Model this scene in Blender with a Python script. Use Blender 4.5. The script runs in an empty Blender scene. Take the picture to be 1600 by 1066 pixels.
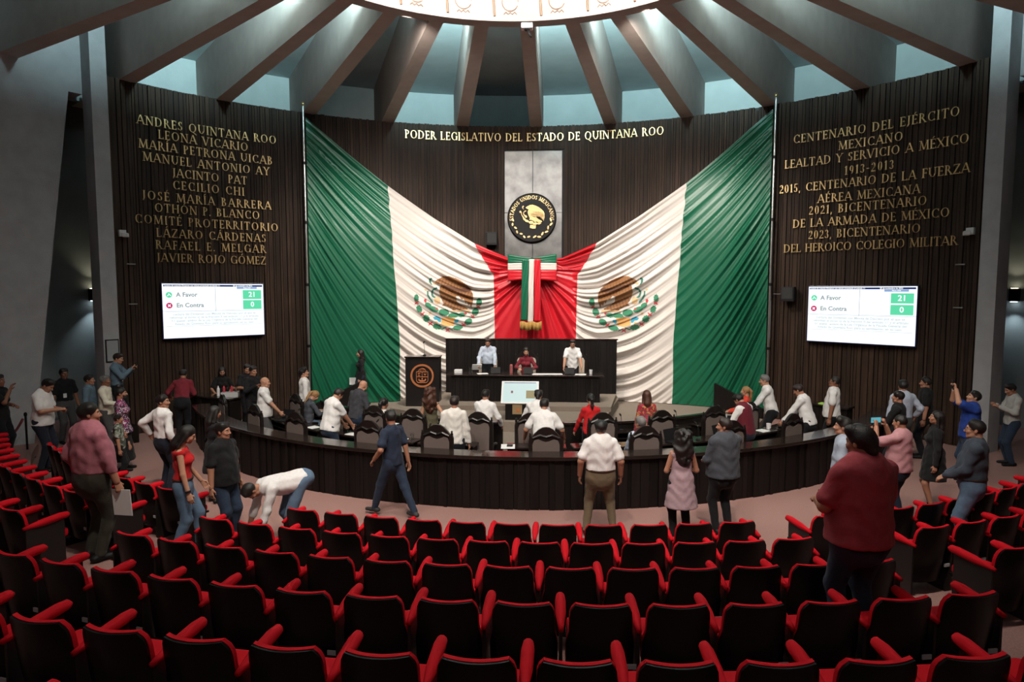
import bpy, bmesh, math, random
import numpy as np
from mathutils import Vector, Matrix
random.seed(7); RNG = np.random.default_rng(7)
SC = bpy.context.scene; COL = SC.collection
PI = math.pi; D2R = PI/180
# ---------------------------------------------------------------- camera, world, exposure
cd = bpy.data.cameras.new('camera'); cam = bpy.data.objects.new('camera', cd); COL.objects.link(cam)
cam.location = (0.495, -8.19, 3.65); cam.rotation_euler = (PI/2-0.0776, 0, 0.0607)
cd.sensor_width = 36; cd.lens = 22.5; cd.clip_end = 200
SC.camera = cam
w = bpy.data.worlds.new('world'); SC.world = w; w.use_nodes = True
w.node_tree.nodes['Background'].inputs[0].default_value = (.30,.36,.40,1)
w.node_tree.nodes['Background'].inputs[1].default_value = .02
SC.view_settings.view_transform = 'Standard'; SC.view_settings.look = 'None'
SC.view_settings.gamma = 1; SC.view_settings.use_curve_mapping = False
SC.view_settings.exposure = 0.0
SC.cycles.max_bounces = 6; SC.cycles.diffuse_bounces = 3; SC.cycles.glossy_bounces = 3
SC.cycles.use_denoising = True; SC.cycles.sample_clamp_indirect = 4
# ---------------------------------------------------------------- lights of the hall
def light(kind, name, loc, energy, color=(1,1,1), aim=None, **kw):
    l = bpy.data.lights.new(name, kind); l.energy = energy; l.color = color
    for k, v in kw.items(): setattr(l, k, v)
    o = bpy.data.objects.new(name, l); COL.objects.link(o); o.location = loc
    if aim is not None:
        o.rotation_euler = (Vector(aim)-Vector(loc)).to_track_quat('-Z', 'Y').to_euler()
    return o
BAY = 10.64*D2R
# ceiling spots under the ring, plus added ones farther out for dais and flag
for x, y, e, aim in ((0,-4.3,1750,(0,3.2,.4)), (-2.1,-3.7,1600,(-4.2,3.6,.4)), (2.1,-3.7,1600,(4.2,3.6,.4)), (-4.2,-.4,1500,(-4.5,6,.4)), (4.2,-.4,1500,(4.5,6,.4)), (0,4.3,900,(0,10.5,1.2)),
                     (-.9,6.8,1700,(-5.3,11.2,3.0)), (.9,6.8,1700,(5.3,11.2,3.0)), (-4.9,7.4,450,(-4.9,12,3.0)), (4.9,7.4,450,(4.9,12,3.0)), (-1.65,8.9,1000,(-1.9,12,2.4)), (1.65,8.9,1000,(1.9,12,2.4)), (-2.2,3.8,800,(-2.6,12.4,6.6)), (2.2,3.8,800,(2.6,12.4,6.6)), (0,6.2,1150,(0,10.3,1.6))):
    light('SPOT', 'hall_spot', (x,y,8.62), e, (1,.90,.80), aim, spot_size=1.25, spot_blend=.9, shadow_soft_size=.12)
# cool lamps in some of the ceiling bays, just outside the ring
for k, e in ((-6.5,600), (-5.5,1000), (-4.5,2400), (-3.5,1500), (-2.5,120), (-1.5,2000), (-.5,130), (.5,2000), (1.5,2000), (2.5,2600), (3.5,1300), (4.5,1300), (5.5,1500), (6.5,600)):
    if e:
        a = k*BAY; light('SPOT', 'bay_lamp', (5.0*math.sin(a),5.0*math.cos(a),9.5), e*2.3, (.62,.93,.98), (14*math.sin(a),14*math.cos(a),12.6), spot_size=1.15, spot_blend=1, shadow_soft_size=.1)
for x_ in (-2.2,0,2.2): light('SPOT', 'dome_fill', (x_,.6,8.9), 700, (1,1,.99), (x_*1.2,4.2,9.9), spot_size=1.9, spot_blend=.8, shadow_soft_size=.2)  # spots added in mid-air to whiten the visible side of the dome
light('POINT', 'lantern_lamp', (0,-.5,10.6), 420, (1,.97,.92), shadow_soft_size=.8)
light('AREA', 'seat_fill', (0,-9,8.4), 52, (1,.9,.85), (0,-2,0), shape='DISK', size=3)  # unseen fill light added behind the camera to brighten the seats
# ---------------------------------------------------------------- mesh helpers
class MB:
    def __init__(s): s.v = []; s.f = []; s.m = []; s.cur = 0
    def add(s, vs, fs):
        o = len(s.v); s.v += [tuple(p) for p in vs]
        for f in fs: s.f.append(tuple(i+o for i in f)); s.m.append(s.cur)
        return s
    def box(s, c, d, rz=0, rx=0, ry=0):
        M = Matrix.Translation(c) @ Matrix.Rotation(rz,4,'Z') @ Matrix.Rotation(rx,4,'X') @ Matrix.Rotation(ry,4,'Y')
        vs = [M @ Vector((d[0]*x/2,d[1]*y/2,d[2]*z/2)) for x in (-1,1) for y in (-1,1) for z in (-1,1)]
        return s.add(vs, [(0,1,3,2),(4,6,7,5),(0,4,5,1),(2,3,7,6),(0,2,6,4),(1,5,7,3)])
    def prism(s, pts, z0, z1):                        # polygon in xy, raised in z
        n = len(pts)
        return s.add([(x,y,z0) for x,y in pts]+[(x,y,z1) for x,y in pts],
                     [tuple(range(n))[::-1], tuple(range(n,2*n))]+[(i,(i+1)%n,n+(i+1)%n,n+i) for i in range(n)])
    def tube(s, pts, r, n=10):
        pts = [Vector(p) for p in pts]; rs = r if hasattr(r,'__len__') else [r]*len(pts); vs = []; fs = []
        for i, p in enumerate(pts):
            t = (pts[min(i+1,len(pts)-1)]-pts[max(i-1,0)]).normalized()
            a = t.cross(Vector((0,0,1)) if abs(t.z)<.9 else Vector((1,0,0))).normalized(); b = t.cross(a)
            vs += [p+(a*math.cos(2*PI*k/n)+b*math.sin(2*PI*k/n))*rs[i] for k in range(n)]
        for i in range(len(pts)-1):
            fs += [(i*n+k,i*n+(k+1)%n,(i+1)*n+(k+1)%n,(i+1)*n+k) for k in range(n)]
        fs += [tuple(range(n))[::-1], tuple((len(pts)-1)*n+k for k in range(n))]
        return s.add(vs, fs)
    def lathe(s, prof, n=24, c=(0,0,0), sx=1, sy=1):
        vs = []; fs = []; m = len(prof)
        for k in range(n):
            a = 2*PI*k/n; vs += [(c[0]+r*math.cos(a)*sx, c[1]+r*math.sin(a)*sy, c[2]+z) for r, z in prof]
        for k in range(n):
            for i in range(m-1):
                a, b = k*m+i, ((k+1)%n)*m+i; fs.append((a,b,b+1,a+1))
        fs.append(tuple(k*m for k in range(n))[::-1]); fs.append(tuple(k*m+m-1 for k in range(n)))
        return s.add(vs, fs)
    def arc(s, R0, R1, z0, z1, a0, a1, n=48, c=(0,0)):  # ring segment, angles in degrees from +Y
        vs = []; fs = []
        for k in range(n+1):
            a = (a0+(a1-a0)*k/n)*D2R
            for R in (R0,R1):
                for z in (z0,z1): vs.append((c[0]+R*math.sin(a), c[1]+R*math.cos(a), z))
        for k in range(n):
            a, b = 4*k, 4*k+4
            fs += [(a,a+1,b+1,b),(a+2,b+2,b+3,a+3),(a+1,a+3,b+3,b+1),(a,b,b+2,a+2)]
        fs += [(0,2,3,1),(4*n,4*n+1,4*n+3,4*n+2)]
        return s.add(vs, fs)
    def grid(s, P):                                   # P[i][j] points
        n, m = len(P), len(P[0])
        return s.add([p for r in P for p in r], [(i*m+j,(i+1)*m+j,(i+1)*m+j+1,i*m+j+1) for i in range(n-1) for j in range(m-1)])
    def obj(s, name, mats, parent=None, smooth=0, fix=True, bev=0):
        me = bpy.data.meshes.new(name); me.from_pydata(s.v, [], s.f)
        mats = mats if isinstance(mats,(list,tuple)) else [mats]
        for m in mats: me.materials.append(m)
        me.polygons.foreach_set('material_index', s.m)
        if fix:
            bm = bmesh.new(); bm.from_mesh(me); bmesh.ops.recalc_face_normals(bm, faces=bm.faces)
            if bev:
                bmesh.ops.remove_doubles(bm, verts=bm.verts, dist=1e-5)
                bmesh.ops.bevel(bm, geom=[e for e in bm.edges if len(e.link_faces)==2 and e.calc_face_angle(0)>.6], offset=bev, segments=2, affect='EDGES', profile=.6)
            bm.to_mesh(me); bm.free()
        if smooth: me.shade_smooth() if smooth==1 else me.set_sharp_from_angle(angle=smooth)
        if smooth and smooth!=1:
            for p in me.polygons: p.use_smooth = True
            me.set_sharp_from_angle(angle=smooth)
        o = bpy.data.objects.new(name, me); COL.objects.link(o)
        if parent: o.parent = parent
        return o
def tag(o, label=None, cat=None, group=None, kind=None):
    if label: o['label'] = label
    if cat: o['category'] = cat
    if group: o['group'] = group
    if kind: o['kind'] = kind
    return o
def empty(name, loc, rz=0, label=None, cat=None, group=None):
    o = bpy.data.objects.new(name, None); COL.objects.link(o); o.location = loc; o.rotation_euler.z = rz; o.empty_display_size = .1
    return tag(o, label, cat, group)
def struct(mb, name, m, **k): return tag(mb.obj(name, m, **k), kind='structure')
def copy_tree(o, parent=None):
    c = o.copy(); COL.objects.link(c); c.parent = parent
    for k in ('label','group'):
        if parent is None and k in c: del c[k]
    for ch in o.children: copy_tree(ch, c)
    return c
# ---------------------------------------------------------------- materials
MATS = {}
def mat(name, col, rough=.6, metal=0, spec=.5, var=0, scale=8, stretch=(1,1,1), bump=0, bscale=60, island=0, emit=0, coat=0, trans=0, sheen=0):
    if name in MATS: return MATS[name]
    m = bpy.data.materials.new(name); m.use_nodes = True; nt = m.node_tree; N = nt.nodes; L = nt.links
    b = N['Principled BSDF']; c = (*col,1)
    b.inputs['Base Color'].default_value = c; b.inputs['Roughness'].default_value = rough; b.inputs['Metallic'].default_value = metal
    b.inputs['Specular IOR Level'].default_value = spec; b.inputs['Coat Weight'].default_value = coat
    if sheen: b.inputs['Sheen Weight'].default_value = sheen
    if trans: b.inputs['Transmission Weight'].default_value = trans
    if emit: b.inputs['Base Color'].default_value = (*[q*.08 for q in col],1); b.inputs['Specular IOR Level'].default_value = .15; b.inputs['Emission Color'].default_value = c; b.inputs['Emission Strength'].default_value = emit
    tc = N.new('ShaderNodeTexCoord'); mp = N.new('ShaderNodeMapping'); L.new(tc.outputs['Object'], mp.inputs[0]); mp.inputs['Scale'].default_value = stretch
    if var or island:
        hs = N.new('ShaderNodeHueSaturation'); hs.inputs['Color'].default_value = c
        ns = N.new('ShaderNodeTexNoise'); ns.inputs['Scale'].default_value = scale; ns.inputs['Detail'].default_value = 4; L.new(mp.outputs[0], ns.inputs[0])
        mr = N.new('ShaderNodeMapRange'); mr.inputs[1].default_value = .3; mr.inputs[2].default_value = .7; mr.inputs[3].default_value = 1-var; mr.inputs[4].default_value = 1+var
        L.new(ns.outputs[0], mr.inputs[0]); out = mr.outputs[0]
        if island:
            g = N.new('ShaderNodeNewGeometry'); m2 = N.new('ShaderNodeMapRange'); m2.inputs[3].default_value = 1-island; m2.inputs[4].default_value = 1+island
            L.new(g.outputs['Random Per Island'], m2.inputs[0]); mu = N.new('ShaderNodeMath'); mu.operation = 'MULTIPLY'; L.new(out, mu.inputs[0]); L.new(m2.outputs[0], mu.inputs[1]); out = mu.outputs[0]
        L.new(out, hs.inputs['Value']); L.new(hs.outputs[0], b.inputs['Base Color'])
    if bump:
        nb = N.new('ShaderNodeTexNoise'); nb.inputs['Scale'].default_value = bscale; nb.inputs['Detail'].default_value = 3; L.new(mp.outputs[0], nb.inputs[0])
        bp = N.new('ShaderNodeBump'); bp.inputs['Strength'].default_value = bump; bp.inputs['Distance'].default_value = .02; L.new(nb.outputs[0], bp.inputs['Height']); L.new(bp.outputs[0], b.inputs['Normal'])
    MATS[name] = m; return m
def patterned(name, cols, scale=40, rough=.8):
    if name in MATS: return MATS[name]
    m = mat(name, cols[0], rough); nt = m.node_tree; N = nt.nodes; L = nt.links
    tc = N.new('ShaderNodeTexCoord'); v = N.new('ShaderNodeTexVoronoi'); v.inputs['Scale'].default_value = scale
    sx = N.new('ShaderNodeSeparateColor'); r = N.new('ShaderNodeValToRGB'); r.color_ramp.interpolation = 'CONSTANT'
    while len(r.color_ramp.elements) < len(cols): r.color_ramp.elements.new(.5)
    for i, c in enumerate(cols): r.color_ramp.elements[i].position = i/len(cols); r.color_ramp.elements[i].color = (*c,1)
    L.new(tc.outputs['Object'], v.inputs[0]); L.new(v.outputs['Color'], sx.inputs[0]); L.new(sx.outputs[0], r.inputs[0]); L.new(r.outputs[0], N['Principled BSDF'].inputs['Base Color'])
    return m
CONC = mat('painted_concrete', (.37,.42,.42), .85, var=.06, scale=2, bump=.15, bscale=30)
CONCW = mat('fair_concrete', (.36,.36,.37), .9, var=.08, scale=3, bump=.25, bscale=40)
BEAMM = mat('beam_concrete', (.40,.34,.31), .9, var=.06, scale=3, bump=.2, bscale=40)  # grey concrete, with warm bounce from the carpet put into its colour
WOOD = mat('dark_slat_wood', (.034,.0195,.0125), .62, spec=.18, var=.35, scale=5, stretch=(3,3,.25), island=.32, bump=.2, bscale=30)
WOODD = mat('very_dark_wood', (.0075,.0055,.005), .5, spec=.22, var=.3, scale=6, stretch=(3,3,.3), island=.4)
WTOP = mat('polished_dark_wood', (.018,.012,.010), .16, spec=.6, var=.2, scale=5, coat=.3)
CARPET = mat('pinkish_carpet', (.33,.19,.165), .98, spec=.1, var=.12, scale=60, bump=.5, bscale=300)
STAGEC = mat('beige_stage_carpet', (.23,.19,.155), .98, spec=.1, var=.1, scale=60, bump=.5, bscale=300)
GOLD = mat('gold_metal', (.66,.47,.23), .36, metal=1)
STEEL = mat('brushed_steel', (.14,.135,.13), .40, metal=1, var=.25, scale=3, bump=.08, bscale=4)
BLACK = mat('black_plastic', (.008,.008,.009), .55, spec=.25)
BLACKM = mat('black_metal', (.02,.02,.02), .35, metal=.6)
WHITEP = mat('white_plastic', (.7,.7,.7), .5)
PAPER = mat('white_paper', (.75,.75,.74), .8)
CHROME = mat('pale_metal_pole', (.55,.55,.53), .3, metal=1)
GLASS = mat('clear_glass', (.9,.95,.95), .05, trans=1)
# ---------------------------------------------------------------- room shell
C2 = (.3,12.7)                                         # centre of the audience arcs
struct(MB().arc(.01,18,-.3,0,-180,180,96), 'floor', CARPET)
for i in range(2,10):                                  # seating tiers, each a step higher
    z = .19*(i-1); r = 13.3+1.035*(i-1)-.80
    struct(MB().arc(r, r+1.035 if i<9 else r+6, z-.19+.001 if i>2 else .001, z, 180-58, 180+58, 64, C2), 'floor_tier', CARPET)
def rad(a, R, z): return (R*math.sin(a*D2R), R*math.cos(a*D2R), z)
mb = MB()                                              # the curved slatted wood wall, slats of mixed width and depth
a = -55.4; rw = random.Random(3)
while a < 55.5:
    wd = rw.choice((.06,.075,.09,.11,.13)); dp = rw.choice((.03,.05,.05,.07)); da = wd/12.45/D2R
    top = 8.84+rw.uniform(-.006,.006)-(.10 if rw.random()<.03 else 0)
    if not (-4.75 < a+da/2 < 4.1):
        mb.arc(12.5-dp, 12.52, 0.02, top, a, min(a+da*.84,55.5), 1)
    else:
        mb.arc(12.5-dp, 12.52, 8.12, top, a, a+da*.84, 1); mb.arc(12.5-dp, 12.52, .02, 3.15, a, a+da*.84, 1)
    a += da
mb.cur = 1; mb.arc(12.505,12.72,.0,8.835,-55.4,55.5,80)
struct(mb, 'wall_back', [WOOD, WOODD])
# ring, beams, bays
struct(MB().arc(4.18,4.45,8.68,10.4,-180,180,120), 'trim_1', BEAMM)
for k in range(-17,17):
    a = k*BAY; ca, sa = math.cos(a), math.sin(a)
    def pt(r, t, z): return (r*sa+t*ca, r*ca-t*sa, z)
    mb = MB(); vs = []
    for r, hw in ((4.40,.14),(16.0,.215)):
        vs += [pt(r,-hw,8.82), pt(r,hw,8.82), pt(r,hw,10.36), pt(r,-hw,10.36)]
    mb.add(vs, [(0,1,2,3),(4,7,6,5),(0,4,5,1),(1,5,6,2),(2,6,7,3),(3,7,4,0)])
    tag(mb.obj('ceiling_beam', [BEAMM]), kind='structure')
struct(MB().arc(4.44,16.5,10.35,10.6,-180,180,96), 'ceiling', CONC)
struct(MB().arc(16.2,16.5,0,10.5,-180,180,96), 'wall_outer', CONC)
struct(MB().arc(14.4,14.55,8.6,10.36,-56,56,60), 'wall_upper', CONC)
# painted lantern drum inside the ring
MUR = mat('painted_white_dome', (.88,.87,.84), .8)
mb = MB()
P = [[(R*math.sin(2*PI*k/96), R*math.cos(2*PI*k/96), z) for R, z in ((4.19,8.72),(4.19,9.2),(4.0,10.0),(3.3,10.8),(2.0,11.4),(.02,11.6))] for k in range(97)]
mb.grid(P); struct(mb, 'ceiling_dome', MUR, smooth=1)
# brown line figures painted on the drum
INK = mat('brown_ink', (.30,.19,.12), .9); OCH = mat('ochre_paint', (.62,.38,.20), .9); rm = random.Random(5)
mural = tag(bpy.data.objects.new('dome_painting', None), 'brown sketched figures painted round the bright white dome', 'mural'); COL.objects.link(mural)
def mural_line(mb, a0, z0, a1, z1, wd): mb.tube([rad(a0,4.178-wd,z0), rad(a1,4.178-wd,z1)], wd, 5)
for a0 in range(-60,61,12):
    mb = MB(); mural_line(mb, a0+4, 8.76, a0+3.6, 9.2, .022); mb.obj('dark_stroke', INK, mural); mb = MB()
    mb.tube([rad(a0-4+2.1*math.cos(j*.45),4.165,9.02+.16*math.sin(j*.45)) for j in range(14)],.008,5); mb.obj('glyph_loop', INK, mural); mb = MB()
    mb.tube([rad(a0-5.6+j*.55,4.165,8.82+(.02 if j%2 else -.02)) for j in range(7)],.008,5); mb.obj('glyph_line', INK, mural)
    mb = MB(); mural_line(mb, a0-5.4, 9.17, a0-3, 9.12, .04); mb.obj('ochre_patch', OCH, mural)
# side pillars, splayed piers and openings
for s, n in ((-1,'left'),(1,'right')):
    struct(MB().arc(12.25,12.75,0,10.34,s*55.65,s*57.3,3), 'wall_pillar_'+n, CONCW)
    mb = MB(); R0, R1 = 12.75, 13.5
    pts = [(57.3,8.35),(57.3,10.34),(122,10.34),(122,0),(63.6,0),(58.6,8.35)]
    for R in (R0,R1): mb.v += [rad(s*t,R,z) for t, z in pts]
    # subdivide the wall along its arc so it stays curved
    mb = MB()
    def zt(t): return 8.35 if t<58.6 else max(0, 8.35*(63.6-t)/5.0)
    ts = [57.3,58.0,58.6,59.6,60.6,61.6,62.6,63.6]+list(np.linspace(66,122,20)); vs = []; fs = []
    for t in ts:
        zb = zt(t); r = R0
        vs += [rad(s*t,R0,zb), rad(s*t,R0,10.34), rad(s*t,R1,10.34), rad(s*t,R1,zb)]
    for k in range(len(ts)-1):
        a, b = 4*k, 4*k+4; fs += [(a,b,b+1,a+1),(a+2,b+2,b+3,a+3),(a+3,b+3,b,a),(a+1,b+1,b+2,a+2)]
    fs += [(0,1,2,3)]; mb.add(vs, fs); struct(mb, 'wall_'+n, CONCW)
# ---------------------------------------------------------------- raised metal lettering
def wall_matrix(a, R, z, base=None):
    c, s = math.cos(a*D2R), math.sin(a*D2R)
    return Matrix(((c,0,-s,R*s),(-s,0,-c,R*c),(0,1,0,z),(0,0,0,1)))
TK, TN = .135, .062
def stem(x): return [('L',x,0,x,1,TK),('S',x,0),('S',x,1)]
GLY = {
'A':(.82,[('L',.07,0,.40,1,TN),('L',.42,1,.75,0,TK),('L',.19,.33,.62,.33,TN),('S',.07,0),('S',.75,0)]),
'B':(.64,stem(.15)+[('A',.27,.75,.22,.22,-90,90),('A',.29,.27,.27,.245,-90,90),('L',.1,.965,.29,.965,TN),('L',.1,.52,.29,.52,TN),('L',.1,.035,.29,.035,TN)]),
'C':(.80,[('A',.46,.5,.38,.48,50,310),('L',.70,.70,.70,.95,TN),('L',.72,.03,.72,.2,TN)]),
'D':(.84,stem(.15)+[('A',.33,.5,.42,.465,-90,90),('L',.1,.965,.34,.965,TN),('L',.1,.035,.34,.035,TN)]),
'E':(.60,stem(.15)+[('L',.1,.965,.52,.965,TN),('L',.1,.51,.44,.51,TN),('L',.1,.035,.55,.035,TN),('L',.51,.80,.51,1,.05),('L',.54,0,.54,.2,.05),('L',.43,.42,.43,.6,.05)]),
'F':(.56,stem(.15)+[('L',.1,.965,.50,.965,TN),('L',.1,.51,.42,.51,TN),('L',.49,.80,.49,1,.05),('L',.41,.42,.41,.6,.05)]),
'G':(.84,[('A',.46,.5,.38,.48,50,320),('L',.70,.70,.70,.95,TN),('L',.73,.05,.73,.42,TK),('S',.72,.45)]),
'H':(.84,stem(.15)+stem(.69)+[('L',.15,.51,.69,.51,TN)]),
'I':(.34,stem(.17)),
'J':(.38,[('L',.21,.1,.21,1,TK),('S',.21,1),('A',.06,.08,.16,.22,-90,10)]),
'L':(.60,stem(.15)+[('L',.1,.035,.55,.035,TN),('L',.54,0,.54,.22,.05)]),
'M':(.98,[('L',.13,0,.17,1,TN),('L',.17,1,.49,.06,TK),('L',.49,.06,.80,1,TN),('L',.80,1,.86,0,TK),('S',.13,0),('S',.86,0),('S',.13,1),('S',.83,1)]),
'N':(.86,[('L',.14,0,.14,1,TN),('L',.14,1,.71,0,TK),('L',.71,0,.71,1,TN),('S',.14,0),('S',.10,1),('S',.71,1)]),
'O':(.92,[('A',.46,.5,.39,.48,0,360)]),
'P':(.60,stem(.15)+[('A',.28,.72,.25,.245,-90,90),('L',.1,.965,.29,.965,TN),('L',.1,.475,.29,.475,TN)]),
'Q':(.94,[('A',.46,.5,.39,.48,0,360),('L',.50,.04,.86,-.24,.12)]),
'R':(.72,stem(.15)+[('A',.28,.73,.23,.235,-90,90),('L',.1,.965,.29,.965,TN),('L',.1,.495,.3,.495,TN),('L',.34,.5,.66,.03,TK),('S',.66,0)]),
'S':(.56,[('A',.28,.74,.19,.235,40,270),('A',.28,.27,.21,.245,-140,90),('L',.43,.75,.43,.95,.05),('L',.08,.05,.08,.25,.05)]),
'T':(.72,[('L',.36,0,.36,1,TK),('S',.36,0),('L',.05,.965,.67,.965,TN),('L',.06,.78,.06,1,.05),('L',.66,.78,.66,1,.05)]),
'U':(.82,[('L',.15,.3,.15,1,TK),('L',.68,.3,.68,1,TN),('S',.15,1),('S',.68,1),('A',.415,.31,.265,.29,180,360)]),
'V':(.80,[('L',.09,1,.41,0,TK),('L',.41,0,.72,1,TN),('S',.09,1),('S',.72,1)]),
'X':(.78,[('L',.10,1,.68,0,TK),('L',.68,1,.10,0,TN),('S',.1,1),('S',.68,1),('S',.1,0),('S',.68,0)]),
'Y':(.76,[('L',.09,1,.38,.48,TK),('L',.67,1,.38,.48,TN),('L',.38,0,.38,.5,TK),('S',.09,1),('S',.67,1),('S',.38,0)]),
'Z':(.70,[('L',.08,.965,.62,.965,TN),('L',.60,.95,.09,.05,TK),('L',.07,.035,.63,.035,TN),('L',.09,.8,.09,1,.05),('L',.62,0,.62,.2,.05)]),
'0':(.58,[('A',.29,.5,.22,.48,0,360)]),
'1':(.40,[('L',.22,0,.22,1,TK),('S',.22,0),('L',.07,.83,.22,.97,TN)]),
'2':(.56,[('A',.27,.72,.2,.26,-25,170),('L',.45,.62,.07,.05,TN),('L',.06,.05,.52,.05,.1)]),
'3':(.54,[('A',.25,.75,.19,.225,-80,160),('A',.25,.27,.22,.25,-160,80)]),
'5':(.54,[('A',.25,.31,.21,.29,-150,110),('L',.12,.52,.15,.97,TN),('L',.13,.955,.46,.955,.09)]),
'9':(.56,[('A',.28,.66,.21,.31,0,360),('A',.20,.5,.29,.48,-70,20)]),
'.':(.26,[('L',.13,0,.13,.13,.13)]), ',':(.26,[('L',.13,.13,.08,-.15,.10)]), '-':(.40,[('L',.06,.42,.34,.42,.10)]),
}
def glyph_quads(ch):
    acc = {'Á':'A','É':'E','Í':'I','Ó':'O'}.get(ch); w, pr = GLY[acc or ch]; Q = []
    pr = list(pr)
    if acc: pr.append(('L',w/2-.03,1.09,w/2+.10,1.27,.09))
    for p in pr:
        if p[0]=='L':
            _,x0,y0,x1,y1,t = p; dx, dy = x1-x0, y1-y0
            if abs(dy) > abs(dx)*.3: Q.append([(x0-t/2,y0),(x0+t/2,y0),(x1+t/2,y1),(x1-t/2,y1)])
            else:
                l = math.hypot(dx,dy); nx, ny = -dy/l*t/2, dx/l*t/2; Q.append([(x0+nx,y0+ny),(x0-nx,y0-ny),(x1-nx,y1-ny),(x1+nx,y1+ny)])
        elif p[0]=='S':
            _,x,y = p; a, b = (y,y+.05) if y<.5 else (y-.05,y); Q.append([(x-.13,a),(x+.13,a),(x+.13,b),(x-.13,b)])
        else:
            _,cx,cy,rx,ry,a0,a1 = p; n = max(6,int(abs(a1-a0)/18))
            def P(a, o):
                c, s = math.cos(a*D2R), math.sin(a*D2R); t = TN*.9+(TK*1.05-TN)*c*c
                return (cx+(rx-o*t)*c, cy+(ry-o*t*.8)*s)
            for k in range(n):
                u, v = a0+(a1-a0)*k/n, a0+(a1-a0)*(k+1)/n; Q.append([P(u,0),P(v,0),P(v,1),P(u,1)])
    return w, Q
GM = {}
def glyph_mesh(ch, m, depth=.14):
    if (ch,m.name) not in GM:
        w, Q = glyph_quads(ch); mb = MB()
        for i, q in enumerate(Q):
            mb.prism([(x-w/2,y) for x,y in q], 0, depth*(1+.01*(i%3)))
        o = mb.obj('letter', m); GM[(ch,m.name)] = (w, o.data); bpy.data.objects.remove(o)
    return GM[(ch,m.name)]
BASEW = {'Á':'A','É':'E','Í':'I','Ó':'O'}
def inscription(text, a0, a1, zc, h, label, R=12.42):
    ws = [.42 if c==' ' else GLY[BASEW.get(c,c)][0] for c in text]
    span = (a1-a0)*D2R*R; gap = (span-sum(ws)*h)/(len(text)-1); x = 0
    root = empty('inscription', rad((a0+a1)/2,R,zc-h/2), 0, label, 'inscription', 'gold lettering on the curved dark wall')
    inv = Matrix.Translation(root.location).inverted()
    for c, wd in zip(text, ws):
        if c != ' ':
            a = a0+(x+wd*h/2)/R/D2R; _, me = glyph_mesh(c, GOLD)
            o = bpy.data.objects.new('letter', me); COL.objects.link(o); o.parent = root
            o.matrix_local = inv @ wall_matrix(a, R, zc-h/2) @ Matrix.Scale(h,4)
        x += wd*h+gap
INS = [('ANDRES QUINTANA ROO',-52.54,-36.29,7.945),('LEONA VICARIO',-50.28,-39.85,7.653),('MARÍA PETRONA UICAB',-52.43,-36.85,7.356),('MANUEL ANTONIO AY',-52.05,-37.26,7.045),('JACINTO  PAT',-48.88,-40.1,6.729),('CECILIO CHI',-48.9,-40.46,6.416),('JOSÉ MARÍA BARRERA',-52.29,-37.18,6.088),('OTHÓN P. BLANCO',-51.01,-38.67,5.794),('COMITÉ PROTERRITORIO',-53.2,-36.36,5.479),('LÁZARO CÁRDENAS',-50.94,-37.95,5.158),('RAFAEL E. MELGAR',-51.07,-37.99,4.851),('JAVIER ROJO GÓMEZ',-51.0,-38.03,4.524),
('CENTENARIO DEL EJÉRCITO',34.94,52.78,7.80),('MEXICANO',40.28,47.27,7.46),('LEALTAD Y SERVICIO A MÉXICO',34.0,53.79,7.147),('1913-2013',41.04,46.47,6.8),('2015, CENTENARIO DE LA FUERZA',33.42,54.02,6.48),('AÉREA MEXICANA',38.07,49.29,6.132),('2021, BICENTENARIO',37.09,50.02,5.837),('DE LA ARMADA DE MÉXICO',35.24,52.31,5.506),('2023, BICENTENARIO',37.14,49.51,5.182),('DEL HEROICO COLEGIO MILITAR',34.21,53.21,4.838),
('PODER LEGISLATIVO DEL ESTADO DE QUINTANA ROO',-18.96,18.21,8.49)]
for t, a0, a1, z in INS:
    wd = t.split(); short = ' '.join(wd[:4])
    where = 'left of the flag' if a1<-30 else 'right of the flag' if a0>30 else 'above the steel panel'
    inscription(t, a0, a1, z, .225 if abs(a0)>30 else .25, 'gold wall lettering reading %s, %s'%(short,where))
# ---------------------------------------------------------------- flag drape
def ztop(a):                                           # top edge of the drape by wall angle (mirrored)
    return float(np.interp(abs(a), [0,4,9.2,15,21.6,27,32.6], [4.55,4.70,5.17,5.92,6.86,7.72,8.66]))
T0, T1 = 32.6, 3.0
def fold(a, z):
    aa = abs(a); t = min(max((T0-aa)/(T0-T1),0),1)
    den = 8.6*(1-t)+1.7*t+24*t*(1-t)**.45*(1-.12*t); s = (ztop(a)-z)/den
    ph = 1.6*math.sin(5.1*s+(1 if a>0 else 0))+.55*math.sin(3.2*t+11*s)
    N = 38; lam = den/N
    q = 2*abs(math.sin(PI*N*s+ph))**.62-1.2; q2 = 2*abs(math.sin(PI*N*.43*s+ph*1.4+1.7))**.7-1.2
    amp = min(.55*lam,.12)*(.55+.45*math.sin(5.1*s+8*t+ph))
    amp *= min(1, t*9+.25)
    d = amp*(q+.8*q2+.35*math.sin(2*PI*N*1.93*s+ph*2+2*t))*(.72+.28*math.sin(N*s*2.1+3*math.sin(N*s*.37)))
    if aa < 7:                                         # folds fan out below the knot
        r = math.hypot(aa*.213, 4.3-z); an = math.atan2(a*.213, max(4.35-z,.02))
        k = min(1,max(0,(7-aa)/1.6)); f2 = .035+.025*math.sin(an*4)
        d2 = min(r*.05,f2)*(math.sin(an*26+1.5*math.sin(an*7))+.6*math.sin(an*41))
        d = d*(1-k)+d2*k if z < 4.35 else d
    return d
def flag_point(a, z, off=0): return rad(a, 12.22-fold(a,z)-off, z)
FGREEN = mat('green_flag_satin', (.006,.105,.052), .36, spec=.5); FWHITE = mat('white_flag_satin', (.60,.55,.51), .55, spec=.3); FRED = mat('red_flag_satin', (.52,.010,.020), .38, spec=.45)
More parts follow.
